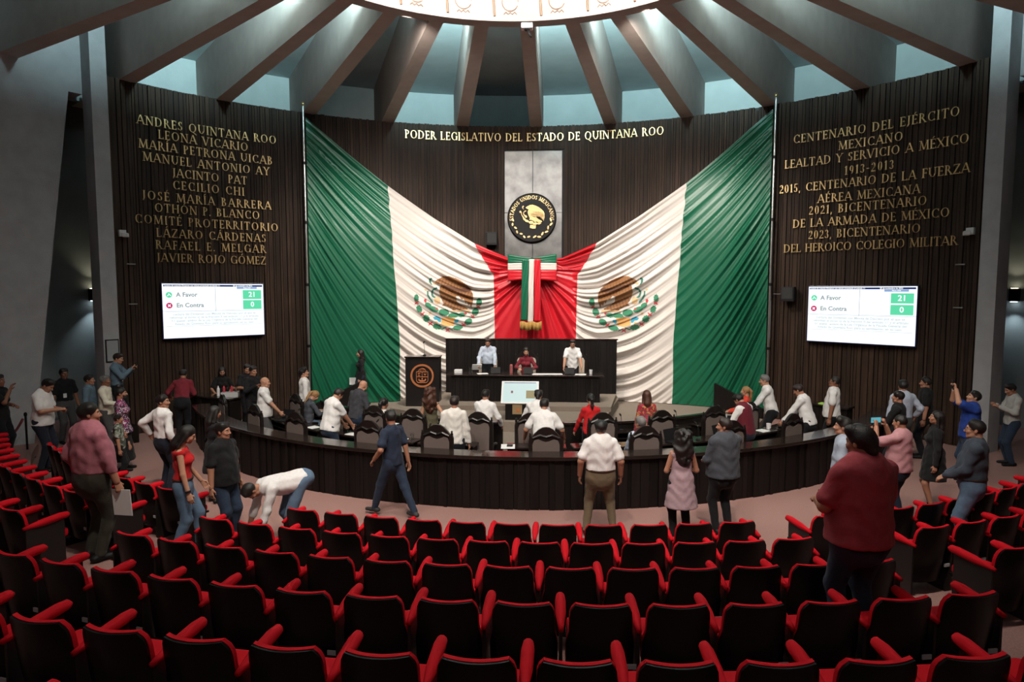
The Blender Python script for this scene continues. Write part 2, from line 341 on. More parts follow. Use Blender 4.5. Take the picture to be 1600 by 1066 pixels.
flag = empty('flag_drape', (0,12.2,.2), 0, 'huge green, white and red flag cloth draped in folds over the dark wall', 'flag')
FI = Matrix.Translation(flag.location).inverted()
def band(name, m, fL, fR, nu, nv, v0=0., v1=1.):
    P = []
    for j in range(nv+1):
        v = v0+(v1-v0)*j/nv; row = []
        for i in range(nu+1):
            a = fL(v)+(fR(v)-fL(v))*i/nu; zt_ = ztop(a); z = zt_+v*(.215-zt_); row.append(flag_point(a,z))
        P.append(row)
    mb = MB().grid(P); o = mb.obj(name, m, smooth=1, fix=False); o.matrix_parent_inverse = FI; o.parent = flag; o.matrix_parent_inverse = FI
    return o
gw = lambda v: 21.5-1.3*min(v*1.5,1)+(.10*math.sin(v*85)*max(0,1-v*3))+.04*math.sin(v*23)
wr = lambda v: (9.2-2.9*min(1,v/.16)-.12*(int(v*60)%3==0)) if v<.16 else 6.3-.25*math.sin(v*2)
for s in (-1,1):
    g = (lambda v: 32.6-.0*v); e = -1 if s<0 else 1
    if s < 0:
        band('green_panel', FGREEN, lambda v:-32.6, lambda v:-gw(v), 130, 240); band('white_panel', FWHITE, lambda v:-gw(v), lambda v:-wr(v), 150, 240)
    else:
        band('white_panel', FWHITE, wr, gw, 150, 240); band('green_panel', FGREEN, gw, lambda v:32.6, 130, 240)
band('red_panel', FRED, lambda v:-wr(v), wr, 150, 240)
# the coat of arms on the white cloth, as coloured cloth patches
def ell(cx, cy, rx, ry, rot=0, n=14):
    c, s = math.cos(rot*D2R), math.sin(rot*D2R)
    return [(cx+rx*math.cos(2*PI*k/n)*c-ry*math.sin(2*PI*k/n)*s, cy+rx*math.cos(2*PI*k/n)*s+ry*math.sin(2*PI*k/n)*c) for k in range(n)]
EAGLE = [(520,265),(560,245),(620,240),(700,265),(770,300),(830,345),(880,395),(905,450),(905,540),(885,625),(865,570),(850,595),(835,545),(818,565),(795,510),(770,520),(740,480),(705,480),(710,540),(760,580),(850,630),(830,650),(760,655),(710,630),(690,650),(670,645),(640,620),(590,595),(540,590),(560,560),(545,540),(520,480),(505,430),(510,380),(530,345),(480,330),(455,305),(480,285)]
WBAND = [(530,340),(600,350),(690,375),(760,390),(850,380),(885,405),(870,430),(800,435),(720,420),(640,395),(560,370)]
SNAKE = [[(385,310),(390,275),(415,260),(430,275),(415,290),(408,320),(430,345),(410,345)],[(480,370),(440,385),(415,415),(410,460),(425,490),(450,500),(470,490),(440,470),(430,440),(440,410),(485,390)],[(365,420),(360,460),(385,510),(415,550),(440,555),(430,530),(400,500),(378,455),(378,415)]]
TAN = [[(330,400),(350,390),(365,405),(350,420)],[(450,500),(500,480),(520,520),(515,560),(480,575),(450,550)],ell(395,680,15,15),ell(470,790,20,12),ell(455,330,22,14),ell(740,655,110,10,-4),ell(850,655,22,18)]
CACT = [ell(375,585,44,28,35),ell(440,632,62,30,20),ell(560,672,66,40,5),ell(672,708,66,32,-8),ell(772,703,46,28,-10),ell(640,745,28,24)]
FRUIT = [ell(342,533,15,24),ell(472,625,16,12),ell(820,685,16,15)]
BASE = [[(530,735),(600,728),(690,735),(680,830),(600,840),(525,815)]]
BLUE = [[(430,735),(470,715),(520,740),(525,790),(500,790),(480,760),(445,755)],[(685,760),(720,755),(735,770),(710,800),(685,795)]]
def leaf(cx, cy, rx, ry, rot):
    c, s = math.cos(rot*D2R), math.sin(rot*D2R); P = []
    for k in range(18):
        a = 2*PI*k/18; q = 1 if k%2 else .78; x, y = rx*q*math.cos(a), ry*q*math.sin(a); P.append((cx+x*c-y*s, cy+x*s+y*c))
    return P
LEAF = [leaf(237,500,32,50,5),leaf(268,630,36,50,-20),leaf(350,742,42,50,-35),leaf(480,845,62,34,12),ell(560,862,34,8,-25),ell(640,875,34,6,30),ell(690,860,40,6,-10),ell(980,553,34,48,8),ell(935,670,38,50,25),ell(850,785,50,36,-28),ell(725,855,62,30,-8)]
BERRY = [b for x,y in ((240,555),(305,690),(400,805),(970,605),(905,722),(795,820),(605,885)) for b in (ell(x,y,34,7,35),ell(x,y,34,7,-40))]
AG = [('eagle_brown',(.23,.10,.035),[EAGLE]),('wing_band',(.085,.03,.012),[WBAND]),('tan_cloth',(.55,.36,.19),TAN),('emblem_green',(.02,.16,.08),CACT+LEAF),('snake_green',(.02,.14,.10),SNAKE),('emblem_orange',(.62,.33,.11),BASE),('emblem_blue',(.02,.28,.42),BLUE),('emblem_red',(.42,.03,.04),FRUIT+BERRY)]
def inside(px, py, poly):
    r = np.zeros(px.shape,bool); n = len(poly)
    for i in range(n):
        (x0,y0),(x1,y1) = poly[i], poly[i-1]
        if y0==y1: continue
        r ^= ((y0>py)!=(y1>py)) & (px < (x1-x0)*(py-y0)/(y1-y0)+x0)
    return r
EA, EB, EZ, EK = -13.02, .01244, 3.283, .00264
def coat_cloth(s):
    step = 6.2; gx, gy = np.arange(195,1030,step), np.arange(225,925,step)
    X, Y = np.meshgrid(gx+step/2, gy+step/2); mi = -np.ones(X.shape,int)
    for k, (n, c, polys) in enumerate(AG):
        for p in polys: mi[inside(X,Y,p)] = k
    # feather streaks on the eagle
    st = (mi==0) & (np.sin(X*.16+Y*.05)+.5*np.sin(Y*.13+X*.31) > 1.0); mi[st] = 1
    mb = MB(); idx = {}
    def vid(i, j):
        if (i,j) not in idx:
            x, y = 195+i*step, 225+j*step
            a = EA+(x-610)*EB; z = EZ-(y-560)*EK
            idx[(i,j)] = len(mb.v); mb.v.append(flag_point(-a if s>0 else a, z, .012))
        return idx[(i,j)]
    for j in range(mi.shape[0]):
        for i in range(mi.shape[1]):
            if mi[j,i] >= 0:
                mb.f.append((vid(i,j),vid(i+1,j),vid(i+1,j+1),vid(i,j+1))); mb.m.append(int(mi[j,i]))
    o = mb.obj('coat_of_arms', [mat('cloth_'+n, c, .7) for n,c,_ in AG], smooth=1, fix=False); o.parent = flag; o.matrix_parent_inverse = FI
    o['label'] = 'eagle, snake and cactus emblem sewn on the %s white panel'%('left' if s<0 else 'right')
coat_cloth(-1); coat_cloth(1)
# flag poles
for s in (-1,1):
    r = empty('flag_pole', rad(s*32.95,12.2,.2), 0, 'tall pale metal pole at the %s edge of the flag'%('left' if s<0 else 'right'), 'pole', 'poles beside the flag')
    MB().tube([(0,0,0),(0,0,8.75)], .042, 12).obj('shaft', CHROME, r, smooth=.6)
    for z in (.1,1.8,3.6,5.4,7.1): MB().tube([(0,0,z),(0,0,z+.08)], .058, 12).obj('collar', BLACKM, r)
    MB().lathe([(.001,0),(.03,.01),(.055,.06),(.03,.11),(.001,.13)], 12, (0,0,8.75)).obj('finial', GOLD, r, smooth=1)
# tricolour bow
def strip(name, m, P, parent, th=.02):
    mb = MB().grid(P); o = mb.obj(name, m, parent, smooth=1, fix=False)
    sol = o.modifiers.new('th','SOLIDIFY'); sol.thickness = th; return o
bow = empty('ribbon_bow', (-.10,11.93,4.4), 0, 'tricolour ribbon bow with hanging tail, pinned over the red cloth below the seal', 'bow')
for s in (-1,1):
    for nm, m, za, zb, zc, zd in (('green_loop',FGREEN,.40,.12,.28,.14),('white_loop',FWHITE,.12,-.10,.14,-.09),('red_loop',FRED,-.10,-.44,-.09,-.36)):
        P = []
        for i in range(17):
            u = i/16; x = s*u*.76; row = []
            for j in range(9):
                v = j/8; z0, z1 = zc+(za-zc)*u, zd+(zb-zd)*u
                row.append((x, -.05-.06*math.sin(PI*u)+.016*math.sin(v*19+u*2)*(1-.4*u), z0+(z1-z0)*v))
            P.append(row)
        strip(nm, m, P, bow)
for nm, m, x0, x1 in (('green_tail',FGREEN,-.30,-.09),('white_tail',FWHITE,-.09,.07),('red_tail',FRED,.07,.27)):
    P = [[(x0+(x1-x0)*i/6-(.05*v if nm=='green_tail' else .03*v if nm=='white_tail' else -.01*v)*1.0, -.16+.018*math.sin(v*9+i*1.2+x0*9), .24-2.02*v*(.94 if nm=='green_tail' else .97 if nm=='white_tail' else .955)) for v in [k/40 for k in range(41)]] for i in range(7)]
    strip(nm, m, P, bow)
P = [[(-.37+.68*i/40, -.185+.03*math.sin(i*.9), -1.70-.27*j+(.012*(i%3)*j)+.02*math.sin(i*.35)) for j in (0,.5,1)] for i in range(41)]
strip('gold_fringe', mat('gold_fringe_thread',(.42,.24,.06),.6,bump=.5,bscale=200), P, bow)
# steel panel and seal
sp = empty('steel_panel', (-.07,12.3,3.2), 0, 'tall brushed steel panel of four sheets behind the round black seal', 'panel')
for x0, x1 in ((-.92,-.035),(-.025,.90)):
    for z0, z1 in ((.04,2.93),(2.945,4.86)):
        MB().box(((x0+x1)/2,.10,(z0+z1)/2),(x1-x0,.03,z1-z0)).obj('sheet', STEEL, sp, bev=.006)
MB().box((-.01,.125,2.45),(1.80,.02,4.80)).obj('backing', BLACKM, sp)
seal = empty('round_seal', (-.12,12.28,5.96), 0, 'round black seal with gilt eagle and raised ring of gold letters', 'seal')
sm = MB().lathe([(.001,-.04),(.74,-.04),(.765,-.02),(.775,.0),(.775,.06),(.001,.06)], 64); so = sm.obj('disc', mat('black_lacquer',(.006,.005,.0045),.5,spec=.25), seal, smooth=.5); so.rotation_euler = (-PI/2,0,0); so.location = (0,0,0)
so.rotation_euler = (-PI/2,0,0)
GOLDS = mat('gilt_relief', (.80,.55,.27), .38, metal=1, bump=.6, bscale=45)
def relief(polys, name, parent, sc, off, th, y, m, cx=600, cy=555):
    mb = MB()
    for k, p in enumerate(polys):
        pts = [((x-cx)*sc+off[0], -(yy-cy)*sc+off[1]) for x, yy in p]
        if sum(a[0]*b[1]-b[0]*a[1] for a, b in zip(pts, pts[1:]+pts[:1])) < 0: pts = pts[::-1]
        n = len(pts); t = th*(1+.07*(k%4))
        mb.add([(x,y,z) for x,z in pts]+[(x,y-t,z) for x,z in pts], [tuple(range(n)), tuple(range(n,2*n))[::-1]]+[(i,n+i,n+(i+1)%n,(i+1)%n) for i in range(n)])
    return mb.obj(name, m, parent)
relief([EAGLE], 'eagle', seal, .00132, (.05,.10), .05, -.035, GOLDS, 640, 470)
relief([WBAND]+[[(x+d,y+24*k) for x,y in ((600,430),(860,440),(860,450),(600,442))] for k,d in ((1,20),(2,30),(3,10))], 'feathers', seal, .00132, (.05,.10), .07, -.035, GOLDS, 640, 470)
relief(SNAKE+[ell(p[0],p[1],24,24) for p in ((345,405),(480,520),(470,510))], 'snake', seal, .00132, (.03,.10), .05, -.035, GOLDS, 640, 470)
relief([[(x,y-5) for x,y in p] for p in CACT]+FRUIT+BASE, 'cactus', seal, .00115, (.05,.0), .06, -.035, GOLDS, 620, 540)
WR = []
for k in range(7):
    for sd in (-1,1):
        an = (270+sd*(9+12.5*k))*D2R; r_ = .62+(.02 if k%2 else -.02); cx, cy = 600+r_*1000*math.cos(an), 500-r_*1000*math.sin(an)
        WR.append(ell(cx,cy,62 if sd>0 else 50,27,-math.degrees(an)+90+(25 if k%2 else -25)))
relief(WR, 'wreath', seal, .001, (0,0), .045, -.035, GOLDS, 600, 500)
mb = MB()
for k in range(9):
    x0 = 585+k*34; p0 = ((x0-640)*.00132+.05, -(400+abs(k-5)*9-470)*.00132+.10); p1 = ((x0+34-640)*.00132+.05, -(520+k*9-470)*.00132+.10)
    mb.tube([(p0[0],-.113,p0[1]),(p1[0],-.113,p1[1])],.005,5)
mb.obj('feather_lines', mat('dark_gold_line',(.10,.05,.02),.6), seal)
t = 'ESTADOS UNIDOS MEXICANOS'; ws = [.5 if c==' ' else GLY[c][0]+.1 for c in t]; tot = sum(ws); acc = 0
for c, wd in zip(t, ws):
    if c != ' ':
        an = (-98+196*(acc+wd/2)/tot)*D2R; _, me = glyph_mesh(c, GOLD); o = bpy.data.objects.new('letter', me); COL.objects.link(o); o.parent = seal
        o.matrix_local = Matrix.Rotation(an,4,'Y') @ Matrix.Translation((0,-.035,.585)) @ Matrix.Rotation(PI/2,4,'X') @ Matrix.Scale(.115,4)
    acc += wd
# ---------------------------------------------------------------- video walls
SWHITE = mat('screen_white', (.93,.97,1), .4, emit=1.12); SBLUE = mat('screen_navy', (.01,.03,.22), .4, emit=.6); SGREEN = mat('screen_mint', (.12,.72,.40), .4, emit=1.0)
SPALE = mat('screen_pale_text', (.72,.82,.82), .4, emit=.80); SGREY = mat('screen_grey_text', (.34,.42,.42), .4, emit=.75); SRED = mat('screen_magenta', (.62,.02,.14), .4, emit=.9); SSKY = mat('screen_light_blue', (.30,.45,.75), .4, emit=.9); SSEAM = mat('screen_seam', (.60,.68,.68), .4, emit=.85)
def text_mesh(txt, size, m, name, parent, loc, align='LEFT', depth=.002):
    cu = bpy.data.curves.new(name,'FONT'); cu.body = txt; cu.size = size; cu.extrude = depth; cu.offset = size*.018; cu.align_x = align; cu.align_y = 'CENTER'; cu.resolution_u = 2
    o = bpy.data.objects.new(name, cu); COL.objects.link(o); dg = bpy.context.evaluated_depsgraph_get(); dg.update()
    me = bpy.data.meshes.new_from_object(o.evaluated_get(dg)); bpy.data.objects.remove(o); me.materials.clear(); me.materials.append(m)
    n = bpy.data.objects.new(name, me); COL.objects.link(n); n.parent = parent; n.location = loc; n.rotation_euler = (PI/2,0,0); return n
def flat(parent, name, m, x0, x1, z0, z1, y, th=.004): return MB().box(((x0+x1)/2,y,(z0+z1)/2),(x1-x0,th,z1-z0)).obj(name, m, parent)
PARA = ['Lectura del Dictamen con Minuta de Decreto por el que se', 'reforman el inciso a) de la fracción II del artículo 11 y el artículo', '51 quater, ambos de la Ley Orgánica de la Fiscalía General del', 'Estado de Quintana Roo; para su aprobación, en su caso.']
for s in (-1,1):
    a = Vector((-9.52,7.79,0)) if s<0 else Vector((7.49,9.76,0)); b = Vector((-7.68,9.61,0)) if s<0 else Vector((9.385,7.95,0))
    ctr = (a+b)/2; zc = 3.135 if s<0 else 3.04; W2, H2 = 1.295, (.715 if s<0 else .735)
    inward = -Vector((ctr.x,ctr.y,0)).normalized(); ang = math.atan2((b-a).y,(b-a).x)
    v = empty('video_wall', (ctr.x,ctr.y,zc), ang, 'bright wall screen with vote count, %s of the flag'%('left' if s<0 else 'right'), 'screen', 'vote screens on the dark wall')
    MB().box((0,.05,0),(2*W2+.05,.09,2*H2+.05)).obj('frame', mat('navy_bezel',(.01,.012,.06),.3), v, bev=.008)
    MB().box((0,.13,0),(1.2,.20,.8)).obj('wall_bracket', BLACKM, v)
    for ix in (-1,1):
        for iz in (-1,1): MB().box((ix*W2/2,.0,iz*H2/2),(W2-.004,.012,H2-.004)).obj('display', SWHITE, v)
    y = -.010
    flat(v,'header_bar',SBLUE,-W2+.03,W2-.03,H2-.075,H2-.03,y); flat(v,'subtitle_bar',SSKY,W2*.44,W2*.86,H2-.135,H2-.08,y)
    for k, (x, tx) in enumerate(((-W2+.05,'Lectura de votación'),(-W2*.64,'Dictamen con minuta presentado al artículo 11'),(W2*.36,'28 de noviembre de 2023'))): text_mesh(tx,.05,SWHITE,'header_text',v,(x,y-.006,H2-.053))
    text_mesh('Pleno XVII',.045,SWHITE,'header_text',v,(W2*.65,y-.006,H2-.11),'CENTER')
    for z, lab, n in ((H2*.59,'A Favor','21'),(H2*.20,'En Contra','0')):
        text_mesh(lab,.16,SGREY,'caption',v,(-W2*.75,y-.004,z),'LEFT')
        flat(v,'count_box',SGREEN,W2*.56,W2*.95,z-.125,z+.125,y); text_mesh(n,.20,SWHITE,'count',v,(W2*.755,y-.008,z),'CENTER')
    for z, m in ((H2*.59,SGREEN),(H2*.20,SRED)):
        o = MB().lathe([(.001,-.003),(.075,-.003),(.075,.003),(.001,.003)],24).obj('icon', m, v); o.rotation_euler = (PI/2,0,0); o.location = (-W2*.88,y,z)
    mk = MB(); mk.box((-.02,0,-.01),(.018,.004,.06),0,0,.8); mk.box((.018,0,.004),(.018,.004,.085),0,0,-.75); o = mk.obj('check_mark',SWHITE,v); o.location = (-W2*.88,y-.007,H2*.59)
    mk = MB(); mk.box((0,0,0),(.022,.004,.085),0,0,.785); mk.box((0,0,0),(.022,.004,.085),0,0,-.785); o = mk.obj('cross_mark',SWHITE,v); o.location = (-W2*.88,y-.007,H2*.20)
    for z in (-.02,-H2*.56): flat(v,'rule',SSEAM,-W2*.95,W2*.95,z-.004,z+.004,y)
    flat(v,'rule',SGREY,-.004,.004,-.02,H2-.08,y)
    for k, tx in enumerate(PARA): text_mesh(tx,.088,SPALE,'paragraph',v,(0,y-.002,-.09-.085*k),'CENTER')
# ---------------------------------------------------------------- stage, dais, desk, podium
Cc = (0,11.9)
def cring(t, R): return (R*math.sin(t*D2R), 11.9-R*math.cos(t*D2R))   # chamber polar coordinates, t=0 towards the audience
pts = [cring(t,6.75) for t in np.linspace(-74,74,40)]+[(12.36*math.sin(a*D2R),12.36*math.cos(a*D2R)) for a in np.linspace(33.2,-33.2,30)]
struct(MB().prism(pts,0.001,.2), 'floor_stage', STAGEC)
struct(MB().prism([(-3.9,8.95),(-3.0,8.35),(-1.8,7.65),(-.9,7.33),(0,7.25),(.9,7.42),(1.92,8.1),(2.52,10.9),(2.52,11.85),(-3.9,11.85)],.2,.45), 'floor_dais', STAGEC)
struct(MB().prism([(-2.65,8.75),(2.1,8.75),(2.45,10.9),(2.45,11.7),(-2.78,11.7)],.45,.58), 'floor_platform', STAGEC)
def slats(mb, x0, x1, z0, z1, y, th=.02, seed=1):
    r = random.Random(seed); x = x0
    while x < x1-.01:
        wd = min(r.choice((.05,.07,.09,.12)), x1-x); d = r.choice((.0,.008,.014)); mb.box((x+wd/2,y-d/2,(z0+z1)/2),(wd*.95,th+d,z1-z0)); x += wd
bp = empty('backing_screen', (-.1,10.98,.58), 0, 'wide dark slatted wood screen standing behind the main desk', 'screen')
mb = MB(); slats(mb,-2.58,2.56,0,1.62,0,.05,2); mb.box((-.01,.035,.81),(5.14,.02,1.62)); mb.obj('slat_panel', WOODD, bp); MB().box((-.01,.02,1.635),(5.2,.14,.03)).obj('top_rail', WTOP, bp)
dk = empty('main_desk', (-.22,9.72,.58), 0, 'long dark wooden desk on the dais where three people preside', 'desk')
MB().box((0,0,.735),(4.36,.74,.04)).obj('desk_top', WTOP, dk, bev=.008)
mb = MB(); slats(mb,-2.06,2.06,0,.715,-.26,.04,4); mb.box((0,-.225,.357),(4.1,.02,.715)); mb.obj('front_panel', WOODD, dk)
for s in (-1,1): MB().box((s*2.05,.03,.357),(.05,.56,.715)).obj('side_panel', WOODD, dk)
# podium with the state crest
po = empty('podium', (-3.07,9.5,.45), 0.03, 'tall black wooden podium with round orange crest, left of the main desk', 'podium')
mb = MB(); mb.prism([(-.47,-.24),(.47,-.24),(.47,.22),(-.47,.22)],0,1.36); mb.obj('body', mat('podium_black',(.010,.008,.008),.35), po, bev=.01)
o = MB().box((0,-.02,1.38),(.98,.52,.035)).obj('top', WTOP, po, bev=.006)
ORG = mat('orange_brass', (.50,.17,.06), .5, metal=.3)
def ring(mb, R0, R1, n=48, th=.02): 
    vs = []; fs = []
    for k in range(n):
        c, s = math.cos(2*PI*k/n), math.sin(2*PI*k/n); vs += [(R0*c,0,R0*s),(R1*c,0,R1*s),(R1*c,-th,R1*s),(R0*c,-th,R0*s)]
    for k in range(n):
        a, b = 4*k, 4*((k+1)%n); fs += [(a,b,b+1,a+1),(a+1,b+1,b+2,a+2),(a+2,b+2,b+3,a+3),(a+3,b+3,b,a)]
    return mb.add(vs, fs)
cr = ring(MB(), .275,.325).obj('crest_ring', ORG, po); cr.location = (0,-.24,.86)
mb = MB(); q = .009
def ln(x0,z0,x1,z1,wd=q): mb.tube([(x0,-.006,z0),(x1,-.006,z1)], wd, 6)
for p in (((-.16,.11),(.16,.11)),((-.16,.11),(-.16,-.14)),((.16,.11),(.16,-.14)),((-.16,-.14),(-.12,-.19)),((.16,-.14),(.12,-.19)),((-.12,-.19),(.12,-.19)),((-.16,-.03),(.16,-.03)),((0,.11),(0,-.03)),
          ((-.09,.08),(-.09,.0)),((-.12,.0),(-.06,.0)),((-.12,.06),(-.05,.07)),((.05,.07),(.08,.01)),((.08,.01),(.11,.07)),((.05,.04),(.11,.04)),
          ((-.10,-.13),(.10,-.13)),((-.09,-.08),(-.09,-.12)),((0,-.06),(0,-.12)),((.09,-.08),(.09,-.12)),((-.11,-.10),(-.07,-.10)),((.07,-.10),(.11,-.10)),((-.02,-.08),(.02,-.08)),((-.07,-.155),(.07,-.155))):
    ln(*p[0],*p[1])
for k in range(8):
    a, b = PI*k/8, PI*(k+1)/8; ln(.11*math.cos(a),.115+.09*math.sin(a),.11*math.cos(b),.115+.09*math.sin(b),.007)
for k in range(1,6): a = PI*k/6; ln(.045*math.cos(a),.12+.03*math.sin(a),.10*math.cos(a),.12+.08*math.sin(a),.005)
o = mb.obj('crest_shield', ORG, po); o.location = (0,-.243,.86)
def mic(parent_loc, rz, label, group='gooseneck microphones', h=.30, bend=.12):
    m = empty('microphone', parent_loc, rz, label, 'microphone', group)
    MB().lathe([(.001,0),(.045,0),(.045,.018),(.02,.03),(.001,.03)],14).obj('base', BLACK, m)
    MB().tube([(0,0,.02),(0,0,h*.6),(0,-bend*.4,h*.85),(0,-bend,h)],.006,6).obj('gooseneck', BLACKM, m)
    MB().tube([(0,-bend,h),(0,-bend-.035,h+.02),(0,-bend-.08,h+.035)],[.012,.021,.012],8).obj('head', BLACK, m, smooth=1)
    return m
mic((-3.05,9.55,1.848), PI*.9, 'black gooseneck microphone standing on top of the podium', h=.36, bend=-.06)
# touch kiosk in front of the dais
ki = empty('touch_kiosk', (-.25,7.72,.45), 0, 'white slanted touch screen kiosk standing in front of the main desk', 'kiosk')
MB().prism([(-.38,-.20),(.38,-.20),(.38,.24),(-.38,.24)],0,.42).obj('base', WOODD, ki, bev=.008)
MB().box((-.08,-.205,.27),(.24,.012,.24)).obj('brass_plate', mat('brass_plate_metal',(.42,.30,.16),.45,metal=.6), ki)
o = MB().lathe([(.001,0),(.05,.004),(.001,.008)],12).obj('plate_crest', ORG, ki); o.rotation_euler=(PI/2,0,0); o.location=(-.06,-.212,.25)
scr = MB().box((0,0,0),(.94,.05,.66)).obj('screen_housing', WHITEP, ki, bev=.01); scr.location = (-.02,.0,.66); scr.rotation_euler = (-.72,0,0)
o = MB().box((0,-.027,0),(.86,.004,.58)).obj('display', mat('kiosk_screen',(.66,.84,.82),.4,emit=.80), scr)
o = MB().box((.27,-.031,-.07),(.23,.003,.23)).obj('picture', mat('kiosk_tan',(.42,.34,.16),.4,emit=.6), scr)
o = MB().box((0,-.031,.275),(.80,.003,.02)).obj('title_bar', mat('kiosk_blue',(.20,.25,.45),.4,emit=.5), scr)
o = MB().box((-.20,-.031,.0),(.05,.003,.07)).obj('small_crest', mat('kiosk_red',(.35,.12,.12),.4,emit=.5), scr)
# ---------------------------------------------------------------- tall carved chairs
UPH = mat('grey_brown_upholstery', (.115,.088,.078), .85, bump=.1, bscale=120); UPHC = mat('cream_upholstery', (.50,.42,.34), .8); CHW = mat('carved_black_wood', (.009,.006,.005), .38, spec=.45)
def tall_chair(uph, h=1.2, wd=.60):
    r = empty('carved_armchair', (0,0,0)); top = h
    half = [(-.5,.42),(-.5,.82),(-.47,.87),(-.42,.86),(-.34,.91),(-.22,.965),(-.1,.995),(0,1.0)]
    ol = [(x*wd,z*top) for x, z in half]+[(-x*wd,z*top) for x, z in half[-2::-1]]
    mb = MB(); n = len(ol)
    mb.add([(x,-.25,z) for x,z in ol]+[(x,-.20,z) for x,z in ol], [tuple(range(n)), tuple(range(n,2*n))[::-1]]+[(i,n+i,n+(i+1)%n,(i+1)%n) for i in range(n)])
    mb.tube([(-.38*wd,-.26,.86*top),(-.17*wd,-.265,.90*top),(0,-.262,.875*top),(.17*wd,-.265,.90*top),(.38*wd,-.26,.86*top)],.022,6)
    mb.obj('backrest_frame', CHW, r)
    pl = [(-.37,.40),(-.39,.775),(-.34,.83),(-.22,.845),(-.1,.82),(0,.81),(.1,.82),(.22,.845),(.34,.83),(.39,.775),(.37,.40)]; pl = [(x*wd,z*top) for x,z in pl]; n = len(pl)
    mb = MB(); mb.add([(x,-.262,z) for x,z in pl]+[(x,-.185,z) for x,z in pl], [tuple(range(n)), tuple(range(n,2*n))[::-1]]+[(i,n+i,n+(i+1)%n,(i+1)%n) for i in range(n)]); mb.obj('back_panel', uph, r)
    for s in (-1,1):
        MB().lathe([(.001,0),(.02,.005),(.028,.03),(.012,.05),(.022,.07),(.001,.09)],8,(s*.45*wd,-.225,.86*top)).obj('finial', CHW, r, smooth=1)
        MB().tube([(s*.46*wd,-.2,.64),(s*.47*wd,.02,.66),(s*.47*wd,.15,.63)],[.025,.028,.03],8).obj('armrest', CHW, r, smooth=1)
        MB().tube([(s*.46*wd,.12,.37),(s*.47*wd,.13,.63)],.02,8).obj('arm_post', CHW, r)
        for y in (-.21,.15): MB().tube([(s*.44*wd,y,0),(s*.45*wd,y,.35)],[.02,.028],8).obj('leg', CHW, r)
    MB().box((0,-.03,.35),(wd*.94,.40,.05)).obj('seat_frame', CHW, r)
    MB().box((0,-.01,.40),(wd*.86,.36,.06)).obj('seat_cushion', uph, r, bev=.02)
    return r
proto = tall_chair(UPH, 1.33); used = [0]
def place_chair(x, y, rz, label, group='carved chairs of the chamber', z=0):
    o = proto if not used[0] else copy_tree(proto); used[0] = 1
    o.location = (x,y,z); o.rotation_euler.z = rz; return tag(o, label, 'chair', group)
nth = ['first','second','third','fourth','fifth','sixth','seventh','eighth','ninth','tenth','eleventh','twelfth','thirteenth','fourteenth','fifteenth','sixteenth','seventeenth','eighteenth']
OUT = [-48.0,-37.0,-28.4,-17.5,-9.2,2.6,13.4,24,33.4]; INN = [-41.5,-30.5,-22.8,-16.2,-6.5,0.8,10.8,19.6,28.5,36.0]
for k, t in enumerate(OUT): place_chair(*cring(t,9.05), t*D2R, 'dark carved chair with grey back, %s from the left along the curved partition'%nth[k])
for k, t in enumerate(INN): place_chair(*cring(t,7.76), t*D2R, 'dark carved chair in the inner ring of desks, %s from the left'%nth[k])
pc = tall_chair(UPHC, 1.32, .72); pc.location = (-.22,10.52,.58); pc.rotation_euler.z = PI; tag(pc, 'tall cream backed carved chair of the woman presiding', 'chair')
mb = MB().lathe([(.001,0),(.06,.01),(.001,.02)],16,(0,0,0),1,1.3); o = mb.obj('crest_medallion', mat('pale_medallion',(.45,.42,.45),.4,metal=.5), pc); o.rotation_euler=(-PI/2,0,0); o.location=(0,-.198,1.21)
for x, n in ((-1.38,'left'),(1.22,'right')):
    c = copy_tree(pc); c.location = (x,10.60,.58); tag(c, 'cream backed carved chair at the %s end of the main desk'%n, 'chair')
# ---------------------------------------------------------------- partitions and desks of the chamber
cp = empty('curved_partition', (0,2.25,0), 0, 'long curved dark slatted partition between the audience and the chamber', 'partition')
CI = Matrix.Translation((0,-2.25,0))
def put(o, p=cp, m=CI): o.parent = p; o.matrix_parent_inverse = m; return o
mb = MB(); rw = random.Random(9); a = -60
while a < 60:
    if a < -57: a = -57
    wd = rw.choice((.06,.08,.1,.13,.16)); da = wd/9.65/D2R; d = rw.choice((0,.012,.024)); mb.arc(9.58,9.635+d,0.0,.86,180-a,180-a-da*.95,1,Cc); a += da
put(mb.obj('slat_front', WOODD)); put(MB().arc(9.40,9.585,0,.86,120,237,72,Cc).obj('core', WOODD)); put(MB().arc(9.32,9.72,.86,.92,120,237,72,Cc).obj('top_rail', WTOP, bev=.006))
for s, n in ((-1,'left'),(1,'right')):
    ip = empty('inner_partition', (*cring(s*25,6.9),0), 0, 'low curved black partition in front of the inner desks, %s of the aisle'%n, 'partition')
    IM = Matrix.Translation((-ip.location.x,-ip.location.y,0)); put(MB().arc(6.84,6.90,0,.86,180-s*4.2,180-s*(50 if s<0 else 40.5),40,Cc).obj('panel', WOODD), ip, IM); put(MB().arc(6.80,6.925,.86,.91,180-s*4.2,180-s*(50 if s<0 else 40.5),40,Cc).obj('top_rail', WTOP), ip, IM)
def desk(wd, dp_=.38):
    r = empty('deputy_desk', (0,0,0))
    MB().box((0,0,.74),(wd,dp_,.035)).obj('desk_top', WTOP, r, bev=.006); MB().box((0,dp_/2-.04,.36),(wd-.06,.02,.70)).obj('front_panel', WOODD, r)
    for s in (-1,1): MB().box((s*(wd/2-.04),0,.36),(.03,dp_-.08,.72)).obj('side_panel', WOODD, r)
    MB().box((0,-.02,.60),(wd-.14,dp_-.12,.02)).obj('shelf', WOODD, r)
    return r
dps = {0:desk(1.12), 1:desk(1.12,.30)}; first = {0:1, 1:1}
